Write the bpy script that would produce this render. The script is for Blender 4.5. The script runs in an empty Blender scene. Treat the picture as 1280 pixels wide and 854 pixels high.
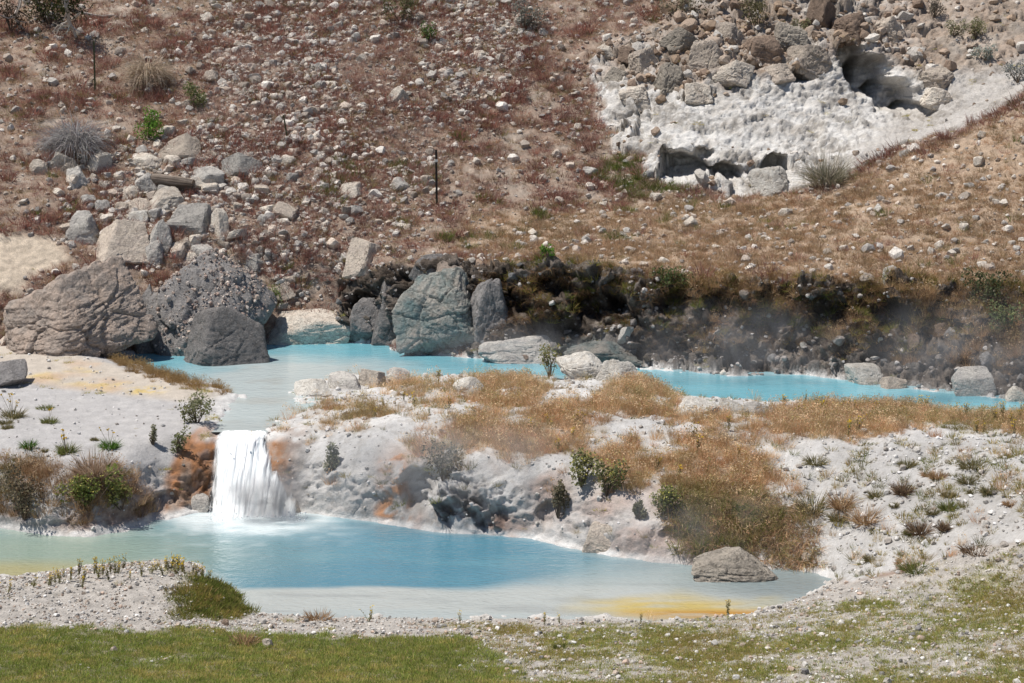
import bpy, bmesh, math, random
import numpy as np
from mathutils import Vector, Matrix, Euler
from mathutils.geometry import delaunay_2d_cdt

scene = bpy.context.scene
C = scene.collection
R = math.radians

# ------------------------------------------------------------ camera, world, sun
W0, H0, FPX = 1280.0, 854.0, 2133.3
CAM_Z, PITCH = 7.0, R(8.6)
cam_data = bpy.data.cameras.new('camera')
cam_data.sensor_width = 36.0
cam_data.lens = 60.0
cam_data.clip_start = 0.1
cam_data.clip_end = 2000.0
cam = bpy.data.objects.new('camera', cam_data)
C.objects.link(cam)
cam.location = (0, 0, CAM_Z)
cam.rotation_euler = (R(90) - PITCH, 0, 0)
scene.camera = cam

SUN_DIR = Vector((-0.42, -0.04, 0.95)).normalized()      # from the ground towards the sun
world = bpy.data.worlds.new('World')
scene.world = world
world.use_nodes = True
wn = world.node_tree
wn.nodes.clear()
sky_tex = wn.nodes.new('ShaderNodeTexSky')
sky_tex.sky_type = 'NISHITA'
sky_tex.sun_disc = False
sky_tex.sun_elevation = math.asin(SUN_DIR.z)
sky_tex.sun_rotation = math.atan2(SUN_DIR.x, SUN_DIR.y)
sky_tex.altitude = 2100
bg = wn.nodes.new('ShaderNodeBackground')
bg.inputs['Strength'].default_value = 0.08
wo = wn.nodes.new('ShaderNodeOutputWorld')
wn.links.new(sky_tex.outputs[0], bg.inputs[0])
wn.links.new(bg.outputs[0], wo.inputs[0])

sun_data = bpy.data.lights.new('sun', 'SUN')
sun_data.energy = 4.7
sun_data.angle = R(0.5)
sun_data.color = (1.0, 0.95, 0.88)
sun = bpy.data.objects.new('sun', sun_data)
C.objects.link(sun)
sun.rotation_euler = SUN_DIR.to_track_quat('Z', 'Y').to_euler()
sun.location = (-20, 30, 60)

scene.view_settings.view_transform = 'Standard'
scene.view_settings.look = 'None'
scene.view_settings.gamma = 1.0
scene.view_settings.exposure = 0.14

# ------------------------------------------------------------ numeric helpers
rng = np.random.default_rng(7)
random.seed(7)
CP, SP = math.cos(PITCH), math.sin(PITCH)


def pt(px, py, z=None, D=None):
    """point of the place that the photograph shows at (px, py), at height z or distance D"""
    u, v = (px - W0 / 2) / FPX, (py - H0 / 2) / FPX
    dx, dy, dz = u, CP - v * SP, -SP - v * CP
    t = (z - CAM_Z) / dz if z is not None else D / dy
    return (t * dx, t * dy, CAM_Z + t * dz)


def ss(e0, e1, x):
    t = np.clip((x - e0) / (e1 - e0), 0, 1)
    return t * t * (3 - 2 * t)


def _hash(ix, iy, iz, seed):
    h = (ix * 374761393 + iy * 668265263 + iz * 1274126177 + seed * 974634599) & 0xFFFFFFFF
    h = ((h ^ (h >> 13)) * 1274126177) & 0xFFFFFFFF
    h = ((h ^ (h >> 16)) * 2246822519) & 0xFFFFFFFF
    return ((h ^ (h >> 15)) & 0xFFFF).astype(np.float32) / 65535.0


def vnoise(p, seed=0):
    """smooth value noise in -1..1"""
    i = np.floor(p).astype(np.int64)
    f = (p - i).astype(np.float32)
    f = f * f * (3 - 2 * f)
    out = 0
    for a in (0, 1):
        wa = f[:, 0] if a else 1 - f[:, 0]
        for b in (0, 1):
            wb = f[:, 1] if b else 1 - f[:, 1]
            for c in (0, 1):
                wc = f[:, 2] if c else 1 - f[:, 2]
                out = out + wa * wb * wc * _hash(i[:, 0] + a, i[:, 1] + b, i[:, 2] + c, seed)
    return out * 2 - 1


def fbm(p, scale, octaves=4, seed=0, gain=0.5, ridged=False):
    out, amp, tot = 0, 1.0, 0
    q = p * scale
    for o in range(octaves):
        n = vnoise(q, seed + o * 17)
        if ridged:
            n = 1 - 2 * np.abs(n)
        out = out + amp * n
        tot += amp
        amp *= gain
        q = q * 2.03 + 11.7
    return out / tot


def worley(p, scale, seed=0):
    """F1, F2 and a random value per cell"""
    q = (p * scale).astype(np.float64)
    i = np.floor(q).astype(np.int64)
    f1 = np.full(len(p), 9.0)
    f2 = np.full(len(p), 9.0)
    idv = np.zeros(len(p))
    for a in (-1, 0, 1):
        for b in (-1, 0, 1):
            for c in (-1, 0, 1):
                jx, jy, jz = i[:, 0] + a, i[:, 1] + b, i[:, 2] + c
                cx = jx + _hash(jx, jy, jz, seed + 1)
                cy = jy + _hash(jx, jy, jz, seed + 2)
                cz = jz + _hash(jx, jy, jz, seed + 3)
                d = np.sqrt((q[:, 0] - cx) ** 2 + (q[:, 1] - cy) ** 2 + (q[:, 2] - cz) ** 2)
                nearer = d < f1
                f2 = np.where(nearer, f1, np.minimum(f2, d))
                idv = np.where(nearer, _hash(jx, jy, jz, seed + 4), idv)
                f1 = np.where(nearer, d, f1)
    return f1, f2, idv


def facet(p, scale, seed=0, crack=9.0):
    """broken rock: every cell is a tilted plane of its own, cracks between them"""
    q = (p * scale).astype(np.float64)
    i = np.floor(q).astype(np.int64)
    n = len(p)
    f1 = np.full(n, 9.0); f2 = np.full(n, 9.0); idv = np.zeros(n); til = np.zeros(n)
    for a in (-1, 0, 1):
        for b in (-1, 0, 1):
            for c in (-1, 0, 1):
                jx, jy, jz = i[:, 0] + a, i[:, 1] + b, i[:, 2] + c
                ex = q[:, 0] - jx - _hash(jx, jy, jz, seed + 1)
                ey = q[:, 1] - jy - _hash(jx, jy, jz, seed + 2)
                ez = q[:, 2] - jz - _hash(jx, jy, jz, seed + 3)
                d = np.sqrt(ex * ex + ey * ey + ez * ez)
                h = _hash(jx, jy, jz, seed + 4)
                w = h * 6.283
                t = ex * np.cos(w * 3) + ey * np.sin(w * 5) * .7 + ez * np.sin(w * 7)
                near = d < f1
                f2 = np.where(near, f1, np.minimum(f2, d)); idv = np.where(near, h, idv); til = np.where(near, t, til)
                f1 = np.where(near, d, f1)
    return (idv - .5) * .9 + til * .75, np.clip((f2 - f1) * crack, 0, 1), idv


def poly_sd(x, y, poly):
    """signed distance to a polygon, positive inside"""
    poly = np.asarray(poly, float)
    d2 = np.full(x.shape, 1e9)
    inside = np.zeros(x.shape, bool)
    n = len(poly)
    for k in range(n):
        ax, ay = poly[k]
        bx, by = poly[(k + 1) % n]
        ex, ey = bx - ax, by - ay
        t = np.clip(((x - ax) * ex + (y - ay) * ey) / max(ex * ex + ey * ey, 1e-9), 0, 1)
        d2 = np.minimum(d2, (x - ax - t * ex) ** 2 + (y - ay - t * ey) ** 2)
        cross = ((ay > y) != (by > y))
        if ay != by:
            inside ^= cross & (x < ex * (y - ay) / (by - ay) + ax)
    d = np.sqrt(d2)
    return np.where(inside, d, -d)


# ------------------------------------------------------------ the lie of the land (survey points and break lines)
ZU = 1.05                                                # level of the upper stream
tin_v, tin_e = [], []


def line(pts, link=True):
    s = len(tin_v)
    for p in pts:
        tin_v.append(p)
    if link:
        for k in range(len(pts) - 1):
            tin_e.append((s + k, s + k + 1))


low_far = [(-260, 640), (-100, 655), (0, 657), (60, 668), (110, 672), (160, 664), (195, 651), (235, 641), (262, 636)]
low_falls = [(262, 636), (300, 639), (345, 640), (368, 637)]
low_mid = [(368, 637), (400, 641), (450, 649), (500, 656), (550, 664), (620, 668), (675, 673), (720, 685), (770, 695), (830, 702),
           (900, 707), (960, 710), (1010, 713), (1036, 722)]
low_near = [(1036, 722), (1030, 735), (1015, 742), (980, 753), (930, 766), (880, 772), (840, 775), (760, 773), (690, 772), (600, 772),
            (500, 771), (400, 770), (335, 769), (300, 762), (285, 735), (240, 704), (200, 700), (120, 708), (50, 716), (0, 724), (-120, 735), (-260, 742)]
lower_poly_px = low_far[:-1] + low_falls[:-1] + low_mid[:-1] + low_near
up_far = [(175, 440), (255, 437), (335, 430), (400, 427), (440, 428), (490, 431), (500, 440), (580, 447), (650, 452), (720, 456), (820, 461), (870, 466),
          (920, 470), (1000, 468), (1050, 474), (1110, 484), (1200, 492), (1280, 500), (1400, 512), (1560, 522)]
up_near = [(1560, 540), (1400, 527), (1280, 516), (1230, 514), (1100, 506), (1000, 503), (950, 502), (860, 496), (815, 478), (760, 470), (700, 470), (640, 469),
           (600, 468), (520, 472), (440, 472), (385, 478), (366, 488), (378, 500), (350, 518), (334, 532), (332, 545)]
up_left = [(275, 545), (276, 535), (287, 515), (299, 497), (285, 486), (245, 476), (200, 464), (165, 450), (160, 444)]
upper_poly_px = up_far + up_near + up_left

S = lambda pts, z: [pt(a, b, z=z) for a, b in pts]
line(S(low_far, 0)); line(S(low_falls, -0.03)); line(S(low_mid, 0)); line(S(low_near, 0))
line(S(up_far, ZU)); line(S(up_near, ZU)); line(S(up_left, ZU))
line(S([(275, 546), (300, 547), (332, 546)], ZU - 0.08))
line([pt(a, b, z=0)[:2] + (-0.5,) for a, b in [(-200, 690), (50, 690), (180, 680), (300, 672), (450, 690), (600, 705), (750, 725), (880, 738), (970, 735), (500, 740), (350, 735)]], False)
line([pt(a, b, z=ZU)[:2] + (ZU - 0.4,) for a, b in [(200, 449), (300, 455), (400, 450), (480, 455), (600, 460), (700, 463), (850, 480), (1000, 487), (1150, 498), (1300, 509), (1450, 519), (320, 480), (318, 505), (308, 525)]], False)
A = lambda *pts: line([pt(a, b, z=z) for a, b, z in pts])
# left sinter terrace: back edge, yellow shelf, grey flat, scarp top, scarp foot
def K(*pts):
    """points given by how far they stand behind the pool's far shore"""
    sh = [pt(p[0], p[1], z=0) for p in low_far[:-1] + low_mid]
    sx = [p[0] / p[1] for p in sh]; sy = [p[1] for p in sh]
    line([pt(a, b, D=float(np.interp((a - W0 / 2) / FPX, sx, sy)) + off) for a, b, off in pts])


A((-260, 405, 1.6), (0, 424, 1.45), (100, 444, 1.35), (180, 467, 1.25), (240, 484, 1.2), (285, 492, 1.1))
A((-260, 470, 1.3), (0, 478, 1.22), (60, 487, 1.18), (170, 497, 1.13), (230, 502, 1.12))
A((-260, 550, 1.1), (0, 552, 1.1), (100, 552, 1.1), (180, 550, 1.1), (235, 536, 1.12), (268, 529, 1.1))
K((-260, 600, .5), (0, 600, .5), (80, 594, .5), (150, 592, .55), (200, 574, .7), (245, 550, .95), (262, 541, .9))
K((-260, 625, .15), (0, 636, .16), (60, 645, .16), (120, 648, .15), (165, 640, .15), (205, 620, .2), (248, 590, .3), (260, 585, .3))
# island between stream and pool
A((372, 484, 1.10), (420, 479, 1.14), (500, 476, 1.15), (560, 477, 1.3), (590, 477, 1.3), (640, 476, 1.14), (690, 477, 1.25), (750, 475, 1.3), (800, 480, 1.3), (840, 499, 1.22), (880, 509, 1.14),
  (960, 513, 1.12), (1100, 515, 1.13), (1200, 520, 1.15), (1280, 525, 1.17), (1560, 547, 1.25))
A((400, 505, 1.2), (500, 510, 1.28), (560, 500, 1.45), (640, 510, 1.32), (740, 490, 1.5), (830, 525, 1.33), (960, 540, 1.25), (1100, 540, 1.25), (1280, 550, 1.35), (1560, 570, 1.5))
A((345, 528, 1.12), (385, 518, 1.18))
K((352, 545, .85), (385, 532, 1.3), (450, 545, .9), (505, 562, .7), (570, 568, .65), (620, 565, .75), (690, 578, .7), (740, 592, .8), (800, 608, .8), (860, 622, .8), (930, 634, .8), (990, 657, .7), (1036, 680, .5))
K((352, 572, .3), (400, 585, .25), (470, 598, .25), (540, 608, .25), (600, 600, .3), (660, 608, .3), (720, 635, .3), (780, 645, .3), (850, 660, .3), (930, 670, .3), (990, 688, .25))
A((1040, 580, 1.05), (1120, 588, 1.12), (1280, 580, 1.4), (1560, 580, 1.8))
A((1040, 630, .75), (1120, 640, .8), (1200, 620, 1.05), (1280, 610, 1.25), (1560, 610, 1.7))
A((1055, 690, .3), (1130, 690, .5), (1200, 670, .8), (1280, 650, 1.1), (1560, 640, 1.6))
A((1060, 735, .15), (1130, 730, .35), (1280, 700, .9), (1560, 690, 1.4))
# near shore, gravel hump and meadow
A((-120, 732, .33), (0, 738, .3), (60, 729, .32), (130, 722, .36), (200, 712, .42), (240, 720, .38), (272, 740, .22), (292, 762, .05))
A((-260, 770, .5), (0, 768, .35), (130, 765, .3), (250, 770, .2), (300, 778, .12), (500, 780, .1), (700, 782, .1), (850, 782, .12), (950, 775, .15), (1010, 755, .15), (1060, 750, .2), (1280, 750, .75), (1560, 745, 1.3))
A((-260, 860, .9), (0, 854, .7), (300, 854, .62), (640, 854, .6), (900, 854, .65), (1280, 854, 1.0), (1560, 850, 1.5))
line([(x, y, z) for y, z in ((12, 2.1), (7, 3.9), (2, 5.2), (-6, 5.6)) for x in (-16, 0, 16)], False)
# far bank top and hillside
B = lambda *pts: line([pt(a, b, D=d) for a, b, d in pts], True)
B((-260, 345, 38.4), (0, 345, 38.4), (110, 372, 38.5), (200, 370, 38.9), (300, 372, 39.8), (340, 400, 39.5), (430, 378, 39.9))
B((430, 352, 40.3), (500, 332, 39.4), (560, 330, 38.5), (640, 332, 37.9), (720, 334, 37.6), (800, 343, 37.0), (860, 350, 36.6), (930, 352, 36.2), (1020, 353, 35.9), (1120, 356, 35.4), (1200, 362, 34.9), (1280, 372, 34.3), (1420, 380, 33.6), (1560, 385, 33.4))
B((490, 420, 39.1), (560, 436, 37.6), (650, 443, 36.8), (740, 446, 36.5), (820, 450, 36.0), (880, 452, 35.6), (1000, 452, 35.2), (1060, 458, 34.6), (1130, 466, 33.8), (1210, 476, 33.2), (1280, 484, 32.7), (1420, 498, 31.7))
for row in (((-260, 300, 39.8), (0, 300, 39.8), (200, 300, 40.3), (430, 300, 40.9), (650, 300, 40.5), (850, 305, 39.5), (1000, 305, 38.5), (1150, 300, 37.9), (1280, 295, 37.4), (1560, 290, 37.2)),
            ((-260, 250, 41), (0, 250, 41), (200, 250, 42), (430, 250, 42.4), (650, 250, 42.8), (800, 250, 42.9), (1000, 254, 42.0), (1150, 230, 40.8), (1280, 220, 39.5), (1560, 200, 39)),
            ((-260, 200, 42.8), (0, 200, 42.8), (200, 200, 43.5), (430, 200, 44.1), (650, 200, 44.6), (780, 205, 44.4)),
            ((-260, 100, 46.4), (0, 100, 46.4), (200, 100, 46.8), (430, 100, 47.2), (650, 100, 47.8), (735, 100, 48)),
            ((-260, 0, 50.4), (0, 0, 50.4), (200, 0, 50.6), (430, 0, 51), (650, 0, 51.6), (780, 0, 52)),
            ((-260, -150, 58), (200, -150, 58), (650, -150, 58), (1000, -150, 59), (1560, -150, 60))):
    B(*row)
# pale cliff with undercut and the slope that runs up in front of its right end
B((780, 190, 44.6), (812, 216, 44.0), (862, 236, 43.5), (905, 243, 43.2), (950, 238, 43.2), (1000, 236, 42.9), (1050, 222, 42.7), (1100, 204, 42.4), (1160, 180, 42.0), (1220, 155, 41.7), (1280, 128, 41.4), (1420, 90, 41), (1560, 60, 41))
B((750, 60, 49.2), (748, 100, 48.0), (752, 150, 46.3), (772, 180, 45.1))
B((806, 180, 45.0), (820, 196, 44.5), (870, 196, 44.1), (920, 200, 44.0), (960, 196, 44.3), (1010, 190, 44.6), (1060, 185, 44.9))
B((780, 110, 47.0), (850, 120, 46.3), (930, 112, 46.6), (1000, 112, 47.3), (1060, 120, 47.6), (1120, 145, 47.2), (1160, 140, 46.9), (1210, 120, 46.8), (1280, 108, 46.5))
B((830, 70, 48.0), (900, 70, 47.8), (960, 92, 47.2), (1010, 95, 47.6), (1050, 60, 48.2), (1075, 55, 48.4), (1110, 80, 48.2), (1150, 100, 47.9), (1220, 85, 48.2), (1290, 70, 48.4))
B((840, 20, 50.6), (940, 35, 49.5), (1020, 35, 49.4), (1080, 20, 50.0), (1150, 40, 50.0), (1280, 20, 51.0), (1560, -20, 51.5))
B((1100, 160, 46.0), (1150, 165, 45.4), (1200, 145, 45.5))
line([(x, y, z) for y, z in ((72, 19.5), (110, 32)) for x in (-70, -30, 0, 30, 70)], False)
line([(sx * 45, y, z) for sx in (-1, 1) for y, z in ((-6, 5.6), (15, 2), (25, 1.8), (32, 2.2), (40, 4), (50, 9.5))], False)

# triangulate and rasterise on a survey grid
v2 = [Vector((p[0], p[1])) for p in tin_v]
ov, oe, of, o2v, _, _ = delaunay_2d_cdt(v2, tin_e, [], 0, 1e-4)
tz = np.array([p[2] for p in tin_v])
txy = np.array([[p[0], p[1]] for p in tin_v])
oz = []
for k, v in enumerate(ov):
    src = o2v[k]
    if len(src):
        oz.append(float(np.mean(tz[list(src)])))
    else:
        d = (txy[:, 0] - v.x) ** 2 + (txy[:, 1] - v.y) ** 2
        n = np.argsort(d)[:3]
        oz.append(float(np.average(tz[n], weights=1 / (d[n] + 1e-4))))
GX0, GY0, GS = -42.0, -5.0, 0.06
GNX, GNY = int(84 / GS), int(110 / GS)
HF = np.full((GNY, GNX), np.nan, np.float32)
for tri in of:
    for k in range(1, len(tri) - 1):
        a, b, c = tri[0], tri[k], tri[k + 1]
        ax, ay, bx, by, cx, cy = ov[a].x, ov[a].y, ov[b].x, ov[b].y, ov[c].x, ov[c].y
        i0 = max(0, int((min(ax, bx, cx) - GX0) / GS)); i1 = min(GNX - 1, int((max(ax, bx, cx) - GX0) / GS) + 1)
        j0 = max(0, int((min(ay, by, cy) - GY0) / GS)); j1 = min(GNY - 1, int((max(ay, by, cy) - GY0) / GS) + 1)
        if i1 < i0 or j1 < j0:
            continue
        X, Y = np.meshgrid(GX0 + GS * np.arange(i0, i1 + 1), GY0 + GS * np.arange(j0, j1 + 1))
        den = (by - cy) * (ax - cx) + (cx - bx) * (ay - cy)
        if abs(den) < 1e-9:
            continue
        w0 = ((by - cy) * (X - cx) + (cx - bx) * (Y - cy)) / den
        w1 = ((cy - ay) * (X - cx) + (ax - cx) * (Y - cy)) / den
        w2 = 1 - w0 - w1
        ok = (w0 > -1e-4) & (w1 > -1e-4) & (w2 > -1e-4)
        sub = HF[j0:j1 + 1, i0:i1 + 1]
        sub[ok] = (w0 * oz[a] + w1 * oz[b] + w2 * oz[c])[ok]
HF = np.where(np.isnan(HF), 6.0, HF)


def blur(a, sig):
    r = int(3 * sig) + 1
    k = np.exp(-np.arange(-r, r + 1) ** 2 / (2 * sig * sig)); k /= k.sum()
    for ax in (0, 1):
        p = np.pad(a, [(r, r) if q == ax else (0, 0) for q in (0, 1)], mode='edge')
        s = 0
        for q in range(2 * r + 1):
            s = s + k[q] * (p[q:q + a.shape[0], :] if ax == 0 else p[:, q:q + a.shape[1]])
        a = s
    return a.astype(np.float32)


_fine, _soft = blur(HF, 1.6), blur(HF, 6.0)
_yy = GY0 + GS * np.arange(GNY)[:, None]
_w = np.clip((_yy - 39.5) / 2, 0, 1)                       # the hillside is smoother than the banks
HF = _fine * (1 - _w) + _soft * _w


def height(x, y):
    fx = np.clip((np.asarray(x) - GX0) / GS, 0, GNX - 1.001); fy = np.clip((np.asarray(y) - GY0) / GS, 0, GNY - 1.001)
    ix, iy = fx.astype(int), fy.astype(int)
    fx, fy = fx - ix, fy - iy
    return (HF[iy, ix] * (1 - fx) * (1 - fy) + HF[iy, ix + 1] * fx * (1 - fy) + HF[iy + 1, ix] * (1 - fx) * fy + HF[iy + 1, ix + 1] * fx * fy)


_march = np.arange(15.5, 75, 0.02)


def ground_at(px, py):
    """where the sight line through (px, py) meets the land"""
    u, v = (px - W0 / 2) / FPX, (py - H0 / 2) / FPX
    t = _march / (CP - v * SP)
    z = CAM_Z + t * (-SP - v * CP)
    g = np.maximum(height(t * u, _march), 0.0)
    hit = np.nonzero(z <= g)[0]
    k = hit[0] if len(hit) else len(t) - 1
    return Vector((t[k] * u, _march[k], g[k]))


def gpoly(px_poly):
    return [tuple(ground_at(a, b)[:2]) for a, b in px_poly]


def pixel_of(p):
    x, y, z = p[..., 0], p[..., 1], p[..., 2] - CAM_Z
    d = y * CP - z * SP
    return W0 / 2 + FPX * x / d, H0 / 2 - FPX * (y * SP + z * CP) / d


# ------------------------------------------------------------ object helpers
def setp(o, label=None, cat=None, group=None, kind=None):
    if label: o['label'] = label
    if cat: o['category'] = cat
    if group: o['group'] = group
    if kind: o['kind'] = kind
    return o


def mesh_np(name, verts, faces, col=None, smooth=False):
    """faces: (N,3) or (N,4) array, or a list of such arrays"""
    me = bpy.data.meshes.new(name)
    groups = faces if isinstance(faces, list) else [faces]
    verts = np.asarray(verts, np.float32)
    nl = sum(g.size for g in groups); nf = sum(len(g) for g in groups)
    me.vertices.add(len(verts)); me.vertices.foreach_set('co', verts.ravel())
    me.loops.add(nl); me.loops.foreach_set('vertex_index', np.concatenate([g.ravel() for g in groups]).astype(np.int32))
    tot = np.concatenate([np.full(len(g), g.shape[1]) for g in groups])
    st = np.concatenate([[0], np.cumsum(tot)[:-1]])
    me.polygons.add(nf); me.polygons.foreach_set('loop_start', st.astype(np.int32))
    me.polygons.foreach_set('use_smooth', np.full(nf, smooth))
    me.update(calc_edges=True)
    if col is not None:
        c4 = np.ones((len(verts), 4), np.float32); c4[:, :3] = col
        at = me.attributes.new('col', 'FLOAT_COLOR', 'POINT'); at.data.foreach_set('color', c4.ravel())
    return me


def link(name, me, mat=None, parent=None, loc=None):
    o = bpy.data.objects.new(name, me)
    C.objects.link(o)
    if mat is not None and not me.materials:
        me.materials.append(mat)
    if parent is not None: o.parent = parent
    if loc is not None: o.location = loc
    return o


def empty(name, loc, label, cat, group=None):
    o = bpy.data.objects.new(name, None); C.objects.link(o)
    o.location = loc; o.empty_display_size = 0.1
    return setp(o, label, cat, group)


# ------------------------------------------------------------ materials
def new_mat(name):
    m = bpy.data.materials.new(name); m.use_nodes = True
    nt = m.node_tree
    b = nt.nodes['Principled BSDF']
    return m, nt, b


def N(nt, kind, **kw):
    n = nt.nodes.new(kind)
    for k, v in kw.items():
        if k.startswith('i_'):
            n.inputs[k[2:].replace('_', ' ')].default_value = v
        else:
            setattr(n, k, v)
    return n


def mixc(nt, mode, fac, a, b):
    m = nt.nodes.new('ShaderNodeMix'); m.data_type = 'RGBA'; m.blend_type = mode
    for sock, val in ((0, fac), (6, a), (7, b)):
        if hasattr(val, 'is_linked') or hasattr(val, 'links'):
            nt.links.new(val, m.inputs[sock])
        else:
            m.inputs[sock].default_value = val
    return m.outputs[2]


def earth_mat(name, rough=0.95, fine=60.0, contrast=0.45, bump=0.6, bdist=0.03):
    m, nt, b = new_mat(name)
    at = N(nt, 'ShaderNodeAttribute', attribute_name='col')
    tc = N(nt, 'ShaderNodeNewGeometry')
    n1 = N(nt, 'ShaderNodeTexNoise', i_Scale=fine, i_Detail=5.0, i_Roughness=0.7)
    n2 = N(nt, 'ShaderNodeTexNoise', i_Scale=fine * 0.13, i_Detail=6.0, i_Roughness=0.6)
    for n in (n1, n2): nt.links.new(tc.outputs['Position'], n.inputs['Vector'])
    r1 = N(nt, 'ShaderNodeMapRange', i_From_Min=0.3, i_From_Max=0.7, i_To_Min=1 - contrast, i_To_Max=1 + contrast)
    r2 = N(nt, 'ShaderNodeMapRange', i_From_Min=0.3, i_From_Max=0.7, i_To_Min=1 - contrast * .6, i_To_Max=1 + contrast * .6)
    nt.links.new(n1.outputs['Fac'], r1.inputs['Value']); nt.links.new(n2.outputs['Fac'], r2.inputs['Value'])
    c = mixc(nt, 'MULTIPLY', 1.0, at.outputs['Color'], r1.outputs[0])
    c = mixc(nt, 'MULTIPLY', 1.0, c, r2.outputs[0])
    nt.links.new(c, b.inputs['Base Color'])
    bp = N(nt, 'ShaderNodeBump', i_Strength=bump, i_Distance=bdist)
    nt.links.new(n1.outputs['Fac'], bp.inputs['Height']); nt.links.new(bp.outputs[0], b.inputs['Normal'])
    b.inputs['Roughness'].default_value = rough
    b.inputs['Specular IOR Level'].default_value = 0.15
    return m


def rock_mat(name, c1, c2, dark, scale=4.0, bump=0.7):
    """two mixed stone tones with dark pits, in object space so that every rock carries its own veins"""
    m, nt, b = new_mat(name)
    tc = N(nt, 'ShaderNodeTexCoord'); oi = N(nt, 'ShaderNodeObjectInfo')
    add = N(nt, 'ShaderNodeVectorMath', operation='ADD')
    sc = N(nt, 'ShaderNodeVectorMath', operation='SCALE'); sc.inputs['Scale'].default_value = 37.0
    nt.links.new(oi.outputs['Location'], sc.inputs[0])
    geo = N(nt, 'ShaderNodeNewGeometry')
    n1 = N(nt, 'ShaderNodeTexNoise', i_Scale=scale, i_Detail=8.0, i_Roughness=0.65)
    n2 = N(nt, 'ShaderNodeTexNoise', i_Scale=scale * 9, i_Detail=4.0, i_Roughness=0.7)
    n3 = N(nt, 'ShaderNodeTexNoise', i_Scale=scale * 2.5, i_Detail=6.0, i_Roughness=0.6, i_Distortion=1.2)
    for n in (n1, n2, n3): nt.links.new(geo.outputs['Position'], n.inputs['Vector'])
    r1 = N(nt, 'ShaderNodeMapRange', i_From_Min=0.35, i_From_Max=0.65); nt.links.new(n1.outputs['Fac'], r1.inputs['Value'])
    c = mixc(nt, 'MIX', r1.outputs[0], c1 + (1,), c2 + (1,))
    r3 = N(nt, 'ShaderNodeMapRange', i_From_Min=0.58, i_From_Max=0.72); nt.links.new(n3.outputs['Fac'], r3.inputs['Value'])
    c = mixc(nt, 'MIX', r3.outputs[0], c, dark + (1,))
    rr = N(nt, 'ShaderNodeMapRange', i_To_Min=0.75, i_To_Max=1.2); nt.links.new(oi.outputs['Random'], rr.inputs['Value'])
    c = mixc(nt, 'MULTIPLY', 1.0, c, rr.outputs[0])
    r2 = N(nt, 'ShaderNodeMapRange', i_From_Min=0.3, i_From_Max=0.7, i_To_Min=0.7, i_To_Max=1.25); nt.links.new(n2.outputs['Fac'], r2.inputs['Value'])
    c = mixc(nt, 'MULTIPLY', 1.0, c, r2.outputs[0])
    nt.links.new(c, b.inputs['Base Color'])
    ds = N(nt, 'ShaderNodeVectorMath', operation='MULTIPLY_ADD'); ds.inputs[1].default_value = (.9, .9, .9)
    nt.links.new(n1.outputs['Color'], ds.inputs[0]); nt.links.new(geo.outputs['Position'], ds.inputs[2])
    vo = N(nt, 'ShaderNodeTexVoronoi', feature='DISTANCE_TO_EDGE', i_Scale=scale * .8); nt.links.new(ds.outputs[0], vo.inputs['Vector'])
    rv = N(nt, 'ShaderNodeMapRange', i_From_Min=0.0, i_From_Max=0.035, i_To_Min=0.6, i_To_Max=1.0); nt.links.new(vo.outputs['Distance'], rv.inputs['Value'])
    nt.links.new(mixc(nt, 'MULTIPLY', .35, c, rv.outputs[0]), b.inputs['Base Color'])
    bp = N(nt, 'ShaderNodeBump', i_Strength=bump, i_Distance=0.06)
    ad = N(nt, 'ShaderNodeMath', operation='ADD'); nt.links.new(n2.outputs['Fac'], ad.inputs[0]); nt.links.new(n3.outputs['Fac'], ad.inputs[1])
    a2 = N(nt, 'ShaderNodeMath', operation='ADD'); nt.links.new(ad.outputs[0], a2.inputs[0]); nt.links.new(rv.outputs[0], a2.inputs[1])
    nt.links.new(a2.outputs[0], bp.inputs['Height']); nt.links.new(bp.outputs[0], b.inputs['Normal'])
    b.inputs['Roughness'].default_value = 0.92
    b.inputs['Specular IOR Level'].default_value = 0.2
    return m


def plant_mat(name, instanced=False, trans=0.38):
    m, nt, b = new_mat(name)
    at = N(nt, 'ShaderNodeAttribute', attribute_name='col')
    c = at.outputs['Color']
    if instanced:
        ti = N(nt, 'ShaderNodeAttribute', attribute_name='tint', attribute_type='INSTANCER')
        c = mixc(nt, 'MULTIPLY', 1.0, c, ti.outputs['Color'])
    b.inputs['Roughness'].default_value = 0.85
    b.inputs['Specular IOR Level'].default_value = 0.15
    nt.links.new(c, b.inputs['Base Color'])
    if trans:
        tr = N(nt, 'ShaderNodeBsdfTranslucent'); nt.links.new(c, tr.inputs['Color'])
        mx = N(nt, 'ShaderNodeMixShader'); mx.inputs[0].default_value = trans
        out = nt.nodes['Material Output']
        nt.links.new(b.outputs[0], mx.inputs[1]); nt.links.new(tr.outputs[0], mx.inputs[2]); nt.links.new(mx.outputs[0], out.inputs['Surface'])
    return m


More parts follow.
